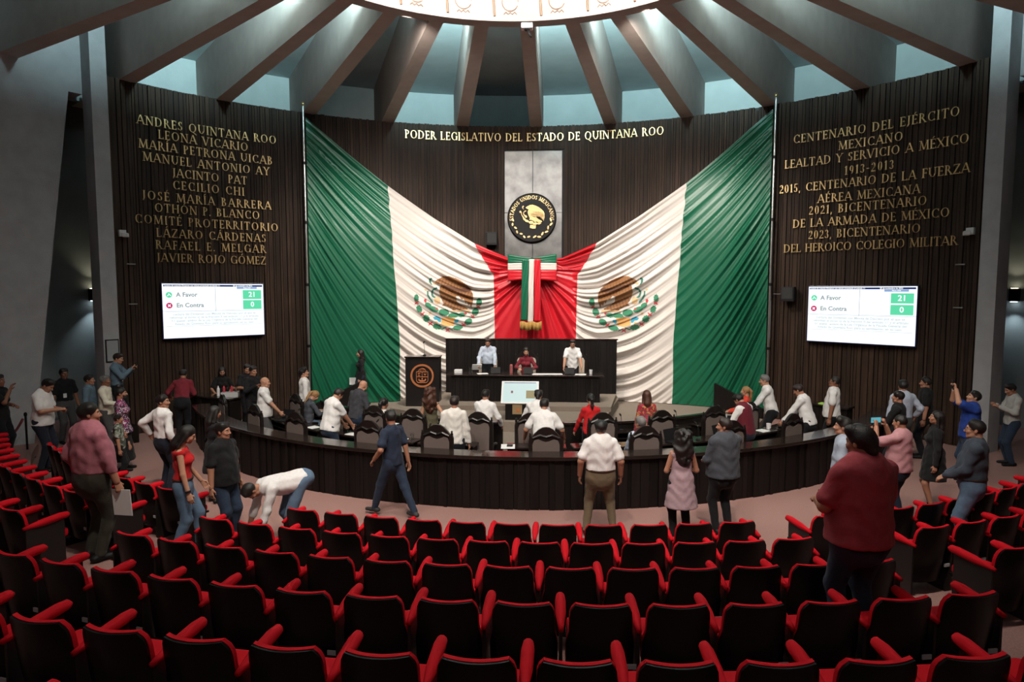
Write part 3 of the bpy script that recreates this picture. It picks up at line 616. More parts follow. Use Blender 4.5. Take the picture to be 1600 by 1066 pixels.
def place_desk(t, R, label):
    q = int(R<7.6); o = dps[q] if first[q] else copy_tree(dps[q]); first[q] = 0
    x, y = cring(t,R); o.location = (x,y,0); o.rotation_euler.z = t*D2R; tag(o, label, 'desk', 'deputies desks'); return o
OD = [-43,-34.8,-26.6,-18.4,-10.2,10.2,18.4,26.6,34.8,43]; ID = [-43,-33.2,-23.6,-13.9,13.9,24.6,35.2]
for k, t in enumerate(OD): place_desk(t, 8.24, 'glossy black desk of the outer ring, %s from the left'%nth[k])
for k, t in enumerate(ID): place_desk(t, 7.09, 'glossy black desk of the inner ring, %s from the left'%nth[k])
d = place_desk(1.6, 8.24, 'glossy black desk before the aisle, in front of the leaning man with spread arms')
for k, t in enumerate(OD): mic((*cring(t-2.6,8.30),.758), t*D2R+PI, 'thin black microphone on the outer ring desk %s from the left'%nth[k], bend=.05)
for k, t in enumerate(ID): mic((*cring(t+(2.2 if k != 1 else -3.2),7.1),.758), t*D2R+PI, 'thin black microphone on the inner ring desk %s from the left'%nth[k], bend=.03)
def paper(loc, rz, label, wd=.21, ht=.297, m=PAPER, th=.006, group='papers lying on the desks'): 
    o = MB().box((0,0,th/2),(wd,ht,th)).obj('paper_sheet', m); o.location = loc; o.rotation_euler.z = rz; return tag(o, label, 'paper', group)
RNGP = random.Random(11)
for k, t in enumerate(OD): 
    if k not in (0,4,6,7): paper((*cring(t+1.5,8.28),.758), t*D2R+RNGP.uniform(-.3,.3), 'white papers on the outer ring desk, %s from the left'%nth[k], .24,.22)
for k, t in enumerate(ID): paper((*cring(t-1,7.1),.758), t*D2R+RNGP.uniform(-.3,.3), 'white papers on the inner ring desk, %s from the left'%nth[k], .24,.2)
REDP = mat('red_folder', (.45,.03,.05), .5); LIMEP = mat('lime_folder', (.35,.60,.08), .5)
paper((*cring(-10.6,7.08),.758), -.3, 'red folder on the inner desk beside the aisle', .16,.24,REDP,.012); paper((*cring(-19.9,7.08),.758), -.5, 'pink and white leaflet on the inner desk by the stage', .18,.18,mat('pink_leaflet',(.62,.28,.33),.6),.012)
def mug(loc, label, h=.10, r=.042, m=WHITEP, handle=1, name='mug'):
    g = empty(name, loc, RNGP.uniform(0,6), label, name, 'cups and glasses on the desks')
    MB().lathe([(.001,0),(r*.85,0),(r,h),(r*.9,h),(r*.78,.008),(.001,.008)],16).obj('cup', m, g, smooth=.6)
    if handle: MB().tube([(r*.9,0,h*.8),(r*1.5,0,h*.75),(r*1.5,0,h*.35),(r*.88,0,h*.25)],.007,6).obj('handle', m, g)
    return g
mug((*cring(38.0,8.25),.758), 'white mug on the desk under the leaning man with rolled sleeves', .12,.05); mug((*cring(38.4,7.12),.758), 'white mug on the inner desk beside the grey haired man', .12,.05)
for t, R, n in ((-23.4,8.3,'of the man writing at left'),(-15.2,8.3,'behind the man in the navy shirt'),(-7.6,8.34,'beside the tall man in white')): mug((*cring(t,R),.758), 'clear drinking glass on the desk %s'%n, .15,.036, GLASS, 0, 'glass')
def laptop(loc, rz, label, m=BLACK):
    l = empty('laptop', loc, rz, label, 'laptop', 'laptops on the desks')
    MB().box((0,0,.012),(.34,.24,.02)).obj('keyboard_base', m, l); o = MB().box((0,0,.11),(.34,.012,.22)).obj('lid', m, l); o.location = (0,.12,.02); o.rotation_euler.x = -.25
    return l
for t, R, n in ((20.4,8.33,'behind the curly haired woman'),(28.2,8.33,'beside the man in the puffer vest'),(-41,8.33,'under the hand of the bald man')): laptop((*cring(t,R),.758), t*D2R+.3, 'open black laptop on the desk %s'%n)
o = paper((*cring(-2.0,8.36),.758), .05, 'white papers with dark tablet on the aisle desk', .26,.34); tb = MB().box((0,0,.006),(.11,.15,.01)).obj('tablet', BLACK); tb.location = (*cring(-1.8,8.32),.764); tag(tb,'small dark tablet lying on the papers of the aisle desk','tablet')
# objects on the main desk
Z = 1.335
mug((1.62,9.75,Z),'white paper cup near the right end of the main desk',.12,.05,WHITEP,0,'cup'); mug((-1.75,9.72,Z),'clear glass at the left part of the main desk',.16,.04,GLASS,0,'glass')
fl = MB().lathe([(.001,0),(.045,0),(.045,.22),(.03,.25),(.001,.25)],16).obj('thermos_flask', mat('rose_flask',(.35,.10,.10),.4)); fl.location = (-.62,9.8,Z); tag(fl,'rose coloured flask on the main desk beside the woman','flask')
for x, n, a in ((-1.05,'left',0),(.02,'centre',0.1),(1.02,'right',-.1)):
    l = empty('tablet_stand', (x-.15 if n=='centre' else x,9.62,Z), a, 'small black tablet on a stand, %s of the main desk'%n, 'tablet', 'tablets on the main desk')
    MB().box((0,.03,.012),(.14,.12,.02)).obj('base', BLACK, l); o = MB().box((0,0,.09),(.27,.012,.18)).obj('screen', BLACK, l); o.location = (0,.0,.01); o.rotation_euler.x = -.35
paper((.40,9.62,Z),.06,'long white papers on the main desk right of the woman',.85,.26); paper((1.33,9.60,Z),-.1,'white papers beside the man in the white polo',.30,.22); paper((-1.42,9.62,Z),.3,'white papers at the hand of the man in light blue',.3,.22)
b = MB().box((0,0,.05),(.22,.14,.10)).obj('tissue_box', WHITEP, bev=.01); b.location = (-2.12,9.75,Z); tag(b,'small white tissue box at the far left of the main desk','box')
# side counters and ramp panels
for s, A, B, n in ((-1,(-8.75,7.75),(-7.35,7.15),'left'),(1,(6.75,7.35),(7.35,6.75),'right')):
    c = ((A[0]+B[0])/2,(A[1]+B[1])/2); L_ = math.hypot(B[0]-A[0],B[1]-A[1]); k = empty('side_counter', (*c,0), math.atan2(B[1]-A[1],B[0]-A[0]), 'dark wooden counter under the %s vote screen'%n, 'counter')
    mb = MB(); slats(mb,-L_/2,L_/2,0,.96,-.15 ,.03,13); mb.obj('front_panel', WOODD, k); MB().box((0,0,.985),(L_+.05,.42,.04)).obj('counter_top', WTOP, k)
    for e in (-1,1): MB().box((e*(L_/2-.03),.02,.48),(.04,.32,.96)).obj('end_panel', WOODD, k)
    A2, B2 = ((5.2,10.35),(6.25,9.35)) if s>0 else ((-5.05,10.3),(-6.15,9.35)); L2 = math.hypot(B2[0]-A2[0],B2[1]-A2[1])
    mb = MB(); P = [(0,-.04),(L2,-.04),(L2,.04),(0,.04)]; mb.add([(x,y,0) for x,y in P]+[(x,y,.82-.55*(x/L2)) for x,y in P], [(3,2,1,0),(4,5,6,7),(0,1,5,4),(1,2,6,5),(2,3,7,6),(3,0,4,7)])
    o = mb.obj('ramp_panel', WOODD); o.location = (*A2,.2); o.rotation_euler.z = math.atan2(B2[1]-A2[1],B2[0]-A2[0]); tag(o,'dark sloping side panel at the %s edge of the stage'%n,'panel')
paper((7.0,7.05,1.006), -.78, 'lime green folder on the right side counter', .42,.2, LIMEP,.02)
bx = empty('bottle_crate', (-7.55,7.3,1.006), .3, 'clear plastic crate of small bottles on the left side counter', 'crate'); MB().box((0,0,.06),(.40,.22,.12)).obj('crate', mat('clear_crate',(.5,.5,.5),.2), bx)
for i in range(4): MB().lathe([(.001,0),(.028,0),(.028,.12),(.012,.15),(.001,.16)],8,(-.14+.09*i,0,.12)).obj('bottle', GLASS if i%2 else REDP, bx)
bt = MB().lathe([(.001,0),(.035,0),(.035,.17),(.014,.22),(.014,.25),(.001,.25)],12).obj('white_bottle', WHITEP); bt.location = (-7.92,7.42,1.006); tag(bt,'white bottle on the left side counter beside the crate','bottle')
# ---------------------------------------------------------------- fittings on walls, ring and floor
for s, a, z in ((-1,-54.6,5.08),(1,54.4,5.02)):
    n = 'left' if s<0 else 'right'; c = empty('security_camera', rad(a,12.36,z), -a*D2R, 'white surveillance camera near the %s end of the dark wall'%n, 'camera', 'white wall cameras')
    MB().box((0,.02,0),(.16,.10,.16)).obj('mount', WHITEP, c, bev=.01); MB().box((-.03*s,-.10,-.05),(.13,.22,.10),.5*s).obj('camera_body', WHITEP, c, bev=.015)
    for zz, m_ in ((-.75,1),(-1.75,1)):
        o = MB().box((0,0,0),(.20,.03,.03)).obj('wall_socket', mat('grey_socket',(.25,.25,.24),.5)); o.location = rad(a-.8*s,12.38,z+zz); o.rotation_euler.z = -(a)*D2R; tag(o,'thin grey strip on the %s dark wall, %s below the camera'%(n,'just' if zz>-1 else 'far'),'strip')
for a, z, R, n in ((35.2,3.57,12.3,'right of the flag beside the right pole'),(-6.5,5.30,12.30,'left of the steel panel above the red cloth')):
    c = empty('wall_speaker', rad(a,R,z), -a*D2R, 'black box loudspeaker on the dark wall, %s'%n, 'speaker')
    MB().box((0,-.06,0),(.34,.26,.40)).obj('cabinet', BLACK, c, bev=.015); MB().box((0,-.195,.02),(.28,.012,.30)).obj('grille', mat('speaker_grille',(.02,.02,.02),.8), c); MB().box((0,.09,0),(.1,.10,.12)).obj('bracket', BLACKM, c)
    if a>0: MB().tube([(-.02,-.05,.0),(-.47,-.03,0)],.016,8).obj('support_arm', BLACKM, c)
pf = empty('framed_plaque', rad(-56.45,12.235,2.2), 56.45*D2R, 'black framed notice hanging on the left grey pillar', 'plaque'); MB().box((0,0,0),(.30,.03,.56)).obj('frame', BLACK, pf); MB().box((0,-.018,0),(.25,.008,.50)).obj('notice', mat('grey_notice',(.30,.31,.32),.6), pf)
rc = empty('ring_camera', (0.02,4.30,8.68), 0, 'small white and black camera hanging from the ceiling ring', 'camera'); MB().box((0,0,-.05),(.22,.16,.10)).obj('housing', WHITEP, rc, bev=.02); MB().tube([(0,0,-.09),(.08,-.05,-.26)],.02,8).obj('lens_arm', BLACK, rc); MB().lathe([(.001,-.13),(.05,-.12),(.06,-.09),(.001,-.09)],14).obj('lens', BLACK, rc)
LAMP = mat('lamp_glass_white', (.85,.97,1), .4, emit=22)
for k, (x, n) in enumerate(((-2.5,'left of the central beam'),(2.5,'right of the central beam'))):
    a = (-10.64*1.42 if k==0 else 10.64*1.55); l = empty('bay_spotlight', rad(a,4.50,8.80), -a*D2R, 'small bright spotlight on the ceiling ring, %s'%n, 'spotlight', 'bay spotlights'); MB().lathe([(.001,-.03),(.05,-.03),(.06,.03),(.001,.03)],14).obj('lens', LAMP, l); MB().box((0,.06,.05),(.08,.10,.10)).obj('housing', BLACKM, l)
for s, a in ((-1,-52.8),(1,52.9)):
    n = 'left' if s<0 else 'right'; R = 16.12; z = 3.55
    w_ = empty('wall_sconce', rad(a,R,z), -a*D2R, 'black up and down wall light in the passage at the %s'%n, 'lamp', 'passage wall lights')
    MB().box((0,-.02,0),(.22,.14,.34)).obj('housing', BLACK, w_, bev=.01); MB().box((0,-.05,.18),(.14,.08,.01)).obj('upper_lens', mat('warm_lens',(1,.85,.6),.4,emit=8), w_); MB().box((0,-.05,-.18),(.14,.08,.01)).obj('lower_lens', mat('cool_lens',(.8,.92,1),.4,emit=8), w_)
    p = rad(a,R-.18,z); light('SPOT','sconce_up',(p[0],p[1],z+.22),10,(1,.86,.6),(p[0],p[1],z+2),spot_size=1.6,spot_blend=.8); light('SPOT','sconce_down',(p[0],p[1],z-.22),30,(.75,.9,1),(p[0],p[1],z-2),spot_size=1.5,spot_blend=.8)
BURG = mat('dark_red_rope', (.12,.012,.016), .7)
for x, y, n in ((-11.4,4.55,'first'),(-10.95,4.95,'second')):
    st_ = empty('rope_stanchion', (x,y,0), .5, 'black rope post near the left entrance, %s from the left'%n, 'stanchion', 'rope posts at the entrance'); MB().lathe([(.001,0),(.15,0),(.15,.02),(.03,.04),(.022,.06),(.022,.93),(.035,.95),(.03,1.0),(.001,1.02)],16).obj('post', BLACKM, st_, smooth=.6)
rp = MB().tube([(-11.37+.39*u, 4.57+.36*u, .9-.35*math.sin(PI*u)) for u in np.linspace(0.02,.98,14)],.025,8).obj('rope', BURG, smooth=1); tag(rp,'dark red velvet rope hanging between two black posts','rope')
ns_ = MB().box((0,0,0),(.40,.035,.012)).obj('step_nosing', CHROME); ns_.location = (-5.33,-1.16,.387); ns_.rotation_euler.z = .42; tag(ns_,'pale metal strip on the aisle step beside the shoe of the heavy man in pink','strip')
# ---------------------------------------------------------------- auditorium seats
SRED_ = mat('red_seat_fabric', (.52,.004,.012), .8, spec=.15, bump=.2, bscale=250); SBLK = mat('black_seat_shell', (.0035,.003,.003), .33, spec=.3); SBLK2 = mat('dark_brown_side_panel', (.012,.009,.008), .5)
def back_shape(zlo, zhi, grow, y0, th, nx=12, nz=12):
    def hw(z):
        b = .239+.011*min(1,max(0,(.60-z)/.10))-.013*0
        b = min(b,.256) if z<.5 else b-.011*min(1,max(0,(z-.5)/.1))
        if z > .70: b *= math.sqrt(max(0,1-((z-.70)/.185)**2.6))*.9+.1
        return b+grow*.5
    F = []; B = []
    for j in range(nz+1):
        z = zlo+(zhi-zlo)*j/nz; w_ = hw(z); rF = []; rB = []
        for i in range(nx+1):
            u = -1+2*i/nx; x = u*w_; y = y0-.16*(z-.4)+1.25*x*x
            rF.append((x,y+th,z)); rB.append((x,y,z))
        F.append(rF); B.append(rB)
    mb = MB(); n, m = nz+1, nx+1; o = n*m
    mb.add([p for r in B for p in r]+[p for r in F for p in r], [(i*m+j,i*m+j+1,(i+1)*m+j+1,(i+1)*m+j) for i in range(n-1) for j in range(m-1)]+[(o+i*m+j,o+(i+1)*m+j,o+(i+1)*m+j+1,o+i*m+j+1) for i in range(n-1) for j in range(m-1)]
        +[(j,j+o,j+1+o,j+1) for j in range(m-1)]+[((n-1)*m+j,(n-1)*m+j+1,(n-1)*m+j+1+o,(n-1)*m+j+o) for j in range(m-1)]+[(i*m,(i+1)*m,(i+1)*m+o,i*m+o) for i in range(n-1)]+[(i*m+m-1,i*m+m-1+o,(i+1)*m+m-1+o,(i+1)*m+m-1) for i in range(n-1)])
    return mb
def seat(ends):
    r = empty('auditorium_seat', (0,0,0))
    back_shape(.16,.822,0,0,.024).obj('back_shell', SBLK, r, smooth=.7)
    back_shape(.36,.827,.003,.018,.032).obj('back_cushion', SRED_, r, smooth=.9, bev=0)
    MB().box((0,.29,.425),(.455,.42,.10)).obj('seat_cushion', SRED_, r, bev=.035, smooth=.6)
    MB().box((0,.30,.362),(.46,.42,.025)).obj('seat_pan', SBLK, r)
    for s in ends:
        x = s*.2745
        mb = MB(); mb.tube([(x,-.005,.625),(x,.06,.632),(x,.2,.642),(x,.38,.655),(x,.46,.655),(x,.488,.648)],[.018,.025,.041,.043,.036,.013],10)
        o = mb.obj('armrest', SRED_, r, smooth=1)
        MB().prism([(x-.011,.02),(x+.011,.02),(x+.011,.42),(x-.011,.42)],.0,.615).obj('side_panel', SBLK2, r)
    o = MB().box((.235,-.012,.335),(.09,.012,.035)).obj('number_plate', mat('pale_plate',(.55,.56,.58),.5), r); o.location.y = .045
    return r
seatR = seat((1,)); seatL = seat((-1,1)); su = {'R':0,'L':0}
RO = ['front','second','third','fourth','fifth','sixth']
def place_seat(row, t, first, label, group):
    k = 'L' if first else 'R'; src = seatL if first else seatR
    o = src if not su[k] else copy_tree(src); su[k] = 1
    R = 13.3+1.035*(row-1); o.location = (C2[0]+R*math.sin(t*D2R), C2[1]-R*math.cos(t*D2R), .19*(row-1)); o.rotation_euler.z = t*D2R
    tag(o, label, 'seat', group)
ROWS = {1:(-13.2,2.41,11),2:(-15.03,2.197,13),3:(-15.23,2.081,14),4:(-15.75,1.971,15),5:(-11.95,1.872,14),6:(-10.2,1.75,12)}
for row, (t0, dt, n) in ROWS.items():
    for i in range(n): place_seat(row, t0+i*dt, i==0, 'red armed black seat, %s row of the centre block, %s from the left'%(RO[row-1],nth[i]), 'seats of the centre block')
LB = {1:(-23.6,2.41,9),2:(-23.1,2.24,12),3:(-22.6,2.09,10),4:(-20.4,1.97,6)}
for row, (t0, dt, n) in LB.items():
    for i in range(n): place_seat(row, t0-i*dt, i==n-1, 'red armed black seat, %s row of the left block, %s from the aisle'%(RO[row-1],nth[i]), 'seats of the left block')
RB = {1:(16.3,2.41,13),2:(18.4,2.24,11),3:(17.75,2.09,6),4:(17.9,1.97,3)}
for row, (t0, dt, n) in RB.items():
    for i in range(n): place_seat(row, t0+i*dt, i==0, 'red armed black seat, %s row of the right block, %s from the aisle'%(RO[row-1],nth[i]), 'seats of the right block')
# ---------------------------------------------------------------- people: smooth implicit bodies turned into meshes
def smin(a, b, k):
    h = np.clip(.5+.5*(b-a)/k,0,1); return b+(a-b)*h-k*h*(1-h)
V = lambda *p: np.array(p, float)
def C(a, b, ra, rb=None, k=.03, f=None, fs=1., op='u'): return (V(*a), V(*b), ra, ra if rb is None else rb, k, None if f is None else V(*f), fs, op)
def nets(D, lo, h):
    s = D < 0; nx, ny, nz = D.shape
    cs = [s[i:nx-1+i, j:ny-1+j, k:nz-1+k] for i in (0,1) for j in (0,1) for k in (0,1)]
    cnt = sum(c.astype(np.int8) for c in cs); act = (cnt>0)&(cnt<8); I = np.argwhere(act)
    if not len(I): return np.zeros((0,3)), np.zeros((0,4),int)
    ids = -np.ones(act.shape,int); ids[act] = np.arange(len(I))
    off = np.array([(i,j,k) for i in (0,1) for j in (0,1) for k in (0,1)])
    v = np.stack([D[I[:,0]+o[0],I[:,1]+o[1],I[:,2]+o[2]] for o in off],1)
    acc = np.zeros((len(I),3)); n = np.zeros(len(I))
    for a in range(8):
        for b in range(a+1,8):
            if abs(off[a]-off[b]).sum() != 1: continue
            m = (v[:,a]<0)!=(v[:,b]<0); t = np.where(m, v[:,a]/np.where(m,v[:,a]-v[:,b],1), 0)
            acc += m[:,None]*(off[a]+t[:,None]*(off[b]-off[a])); n += m
    P = lo+(I+acc/n[:,None])*h; Q = []
    for ax in range(3):
        sl = [slice(1,-1)]*3; sl[ax] = slice(None,-1); sh = list(sl); sh[ax] = slice(1,None)
        d0, d1 = s[tuple(sl)], s[tuple(sh)]; E = np.argwhere(d0!=d1)
        if not len(E): continue
        e = E.copy()
        for q in range(3):
            if q != ax: e[:,q] += 1
        o1, o2 = (ax+1)%3, (ax+2)%3; c = []
        for u, w_ in ((0,0),(1,0),(1,1),(0,1)):
            g = e.copy(); g[:,o1] -= u; g[:,o2] -= w_; c.append(ids[g[:,0],g[:,1],g[:,2]])
        q4 = np.stack(c,1); flip = ~d0[E[:,0],E[:,1],E[:,2]]; q4[flip] = q4[flip][:,::-1]; Q.append(q4)
    return P, np.concatenate(Q)
def implicit(prims, h, cuts=(), wr=0, seed=0):
    lo = np.full(3,1e9); hi = -lo
    for a, b, ra, rb, k, f, fs, op in prims:
        if op == 'u':
            r = max(ra,rb)*max(1,fs); lo = np.minimum(lo, np.minimum(a,b)-r); hi = np.maximum(hi, np.maximum(a,b)+r)
    lo = lo-3*h; n = np.ceil((hi+3*h-lo)/h).astype(int)+1; D = np.full(n,1.,np.float32)
    ax = [lo[i]+h*np.arange(n[i]) for i in range(3)]
    for a, b, ra, rb, k, f, fs, op in prims:
        r = max(ra,rb)*max(1,fs)+k+2.5*h
        i0 = np.maximum(((np.minimum(a,b)-r-lo)/h).astype(int),0); i1 = np.minimum(((np.maximum(a,b)+r-lo)/h).astype(int)+2,n)
        if (i1<=i0).any(): continue
        X = ax[0][i0[0]:i1[0],None,None]-a[0]; Y = ax[1][None,i0[1]:i1[1],None]-a[1]; Z = ax[2][None,None,i0[2]:i1[2]]-a[2]
        ba = b-a
        if f is not None:
            dt = (X*f[0]+Y*f[1]+Z*f[2])*(1/fs-1); X = X+f[0]*dt; Y = Y+f[1]*dt; Z = Z+f[2]*dt; ba = ba+f*((ba@f)*(1/fs-1))
        L2 = ba@ba
        t = np.clip((X*ba[0]+Y*ba[1]+Z*ba[2])/L2,0,1) if L2>1e-10 else 0.
        d = np.sqrt((X-t*ba[0])**2+(Y-t*ba[1])**2+(Z-t*ba[2])**2)-(ra+(rb-ra)*t)
        S = (slice(i0[0],i1[0]),slice(i0[1],i1[1]),slice(i0[2],i1[2]))
        D[S] = smin(D[S],d,k) if op=='u' else -smin(-D[S],d,k)
    G = None
    if wr or cuts: G = np.meshgrid(*ax, indexing='ij')
    if wr: D = D+wr*(np.sin(G[2]*43+seed+3*np.sin(G[0]*17+seed))*.6+np.sin(G[2]*21+G[0]*31+seed*2)*.5+.5*np.sin(G[0]*55+G[1]*37))
    for nrm, p in cuts: D = np.maximum(D, -((G[0]-p[0])*nrm[0]+(G[1]-p[1])*nrm[1]+(G[2]-p[2])*nrm[2]))
    return nets(D, lo, h)
def np_mesh(name, P, F, mats, mi=None):
    me = bpy.data.meshes.new(name); F = np.asarray(F,np.int32); n = len(F)
    me.vertices.add(len(P)); me.vertices.foreach_set('co', np.asarray(P,np.float32).ravel())
    me.loops.add(4*n); me.loops.foreach_set('vertex_index', F.ravel()); me.polygons.add(n)
    me.polygons.foreach_set('loop_start', np.arange(0,4*n,4,dtype=np.int32))
    for m in mats: me.materials.append(m)
    if mi is not None: me.polygons.foreach_set('material_index', np.asarray(mi,np.int32))
    me.polygons.foreach_set('use_smooth', np.ones(n,bool)); me.update(calc_edges=True); me.validate(); return me
def Rx(a): c, s = math.cos(a), math.sin(a); return np.array([[1,0,0],[0,c,-s],[0,s,c]])
def Rz(a): c, s = math.cos(a), math.sin(a); return np.array([[c,-s,0],[s,c,0],[0,0,1]])
def Ry(a): c, s = math.cos(a), math.sin(a); return np.array([[c,0,s],[0,1,0],[-s,0,c]])
# heads, one for men and one for women: skull, brow, nose, lips, jaw, ears, eyes
def make_head(sex):
    m = sex=='M'; j = 1 if m else .88
    p = [C((0,-.022,.030),(0,-.012,.032),.084,k=.02,f=(1,0,0),fs=.88), C((0,.012,-.005),(0,.03,-.075*j),.066,.044*j,k=.03,f=(1,0,0),fs=.92),
         C((-.035*j,.03,-.072*j),(.035*j,.03,-.072*j),.026,k=.03), C((0,.062,-.094*j),(0,.066,-.09*j),.020*j,k=.025), C((-.034,.066,.026),(.034,.066,.026),.015,k=.02),
         C((-.042,.058,-.022),(-.034,.066,-.03),.021,k=.025), C((.042,.058,-.022),(.034,.066,-.03),.021,k=.025),
         C((-.031,.098,.006),(-.033,.096,.006),.013,k=.014,op='s'), C((.031,.098,.006),(.033,.096,.006),.013,k=.014,op='s'),
         C((0,.078,.014),(0,.102,-.026),.009,.012,k=.012), C((-.012,.090,-.031),(.012,.090,-.031),.008,k=.01),
         C((-.018,.080,-.056),(.018,.080,-.056),.0075,k=.008), C((-.015,.080,-.066),(.015,.080,-.066),.0085,k=.008), C((-.020,.092,-.0608),(.020,.092,-.0608),.003,k=.004,op='s'),
         C((-.077,-.012,-.016),(-.077,-.018,.016),.018,.021,k=.01,f=(1,0,0),fs=.35), C((.077,-.012,-.016),(.077,-.018,.016),.018,.021,k=.01,f=(1,0,0),fs=.35),
         C((0,-.03,-.05),(0,-.035,-.10),.052,k=.03)]
    P, F = implicit(p, .0062); c = P[F].mean(1); mi = np.zeros(len(F),int)
    ax = np.abs(c[:,0]); mi[(c[:,1]>.06)&(c[:,2]<-.050)&(c[:,2]>-.074)&(ax<.024)&(c[:,1]>.080)] = 3
    mi[(c[:,1]>.055)&(c[:,2]>.020)&(c[:,2]<.030)&(ax>.014)&(ax<.050)] = 2
    for s in (-1,1):                                    # eyeballs with dark iris
        e, g = implicit([C((s*.031,.0715,.0055),(s*.031,.0715,.0055),.0125,k=.001)], .0042); ce = e[g].mean(1)
        d = np.hypot(ce[:,0]-s*.031, ce[:,2]-.006); F = np.concatenate([F, g+len(P)]); P = np.concatenate([P,e]); mi = np.concatenate([mi, np.where((ce[:,1]>.074)&(d<.0075)|(ce[:,2]>.0105),2,1)])
    return P, F, mi
HEADS = {s: make_head(s) for s in 'MF'}
def make_hand(curl):
    p = [C((0,-.01,0),(0,.035,0),.026,.034,k=.02,f=(0,0,1),fs=.5), C((-.024,.082,0),(.026,.078,0),.013,.012,k=.02,f=(0,0,1),fs=.9), C((0,.03,0),(.002,.075,0),.034,.036,k=.02,f=(0,0,1),fs=.42)]
    for i, (x, l) in enumerate(((-.031,.072),(-.0105,.080),(.0105,.074),(.031,.058))):
        b = V(x,.085-(.006 if i==3 else 0),0); d = V(x*.35,1,0); d /= np.linalg.norm(d); a1, a2 = curl*.8, curl*1.9
        q = b+l*.55*(d*math.cos(a1)+V(0,0,-1)*math.sin(a1)); t = q+l*.45*(d*math.cos(a2)+V(0,0,-1)*math.sin(a2))
        p += [C(b,q,.0093,.0085,k=.006), C(q,t,.0085,.0068,k=.004)]
    a = V(-.022,.018,-.004); b = V(-.050,.050,-.014-.012*curl); t = V(-.056+.02*curl,.080,-.020-.03*curl); p += [C(a,b,.014,.011,k=.012), C(b,t,.0105,.008,k=.005)]
    return implicit(p, .0055)
HANDS = {c: make_hand(v) for c, v in (('relax',.45),('grip',1.0),('flat',.12))}
# hair shapes in the frame of the head
def cap(front=.054, back=-.085, t=.0105): return [C((0,-.026,.034),(0,-.016,.038),.084+t,k=.02,f=(1,0,0),fs=.92)], [(V(0,-.62,.785), V(0,.074,front))] if back is None else [(V(0,-.72,.69), V(0,.070,front)), (V(0,-.3,.95), V(0,-.08,back))]
def make_hair(kind):
    P0, cuts = cap(); h = .0085
    if kind == 'short': return implicit(P0+[C((-.04,.03,.088),(.045,.01,.094),.034,k=.03)], h, cuts, .0022, 3)
    if kind == 'flat': return implicit(P0+[C((-.055,.0,.07),(.055,.0,.07),.045,k=.03)], h, cuts, .0015, 5)
    if kind == 'buzz': return implicit(cap(.055,-.07,.004)[0], h, cap(.055,-.07,.004)[1], .0008, 2)
    if kind == 'thick': return implicit(P0+[C((-.05,.03,.09),(.05,.03,.09),.045,k=.03), C((0,-.09,.0),(0,-.09,-.05),.045,k=.03)], h, cuts, .003, 7)
    tails = []
    if kind == 'pony': tails = [C((0,-.11,.05),(0,-.14,.0),.034,.036,k=.02), C((0,-.14,.0),(0,-.135,-.14),.036,.032,k=.02), C((0,-.135,-.14),(0,-.125,-.27),.032,.012,k=.02)]
    if kind == 'bun': tails = [C((0,-.05,.145),(0,-.055,.15),.045,k=.012)]
    if kind in ('pony','bun'):
        P, F = implicit(P0, h, cuts, .0014, 4); P2, F2 = implicit(tails, .009, (), .0022, 6); return np.concatenate([P,P2]), np.concatenate([F,F2+len(P)])
    big = {'long':(.062,.055,-.33,.002),'straight':(.058,.05,-.36,.0012),'curly':(.115,.125,-.33,.013)}[kind]
    P0 = P0+[C((0,-.06,.02),(0,-.095,-.16),big[0]+.02,big[1]+.022,k=.03,f=(0,1,0),fs=.75), C((0,-.095,-.16),(0,-.10,big[2]),big[1]+.022,big[1]*.8,k=.03,f=(0,1,0),fs=.62),
             C((-.075,-.01,.02),(-.085,-.03,-.17),.026,.03,k=.02), C((.075,-.01,.02),(.085,-.03,-.17),.026,.03,k=.02)]
    if kind == 'curly':
        rr = np.random.default_rng(4)
        for k in range(110):
            u = rr.uniform(-2.6,2.6)-PI/2; zz = rr.uniform(-.36,.11); r_ = .118 if zz<.03 else .118*math.sqrt(max(.05,1-((zz-.03)/.1)**2)); q = (r_*math.cos(u), -.05+(r_*.95)*math.sin(u), zz)
            if q[1] < .03 or zz > .08: P0.append(C(q,(q[0],q[1],q[2]+.012),rr.uniform(.018,.027),k=.006))
    return implicit(P0, .010, [(V(0,-.90,.43), V(0,.072,.050))] if kind!='curly' else [(V(0,-.93,.36), V(0,.062,.05))], big[3], 9)
HAIRS = {}
SKIN = {'a':(.46,.235,.15),'b':(.36,.17,.105),'c':(.24,.105,.062)}
HAIRC = {'black':(.010,.008,.007),'brown':(.035,.016,.010),'grey':(.14,.13,.125),'blonde':(.30,.16,.065),'dbrown':(.018,.010,.008),'auburn':(.06,.022,.012)}
CL = {}
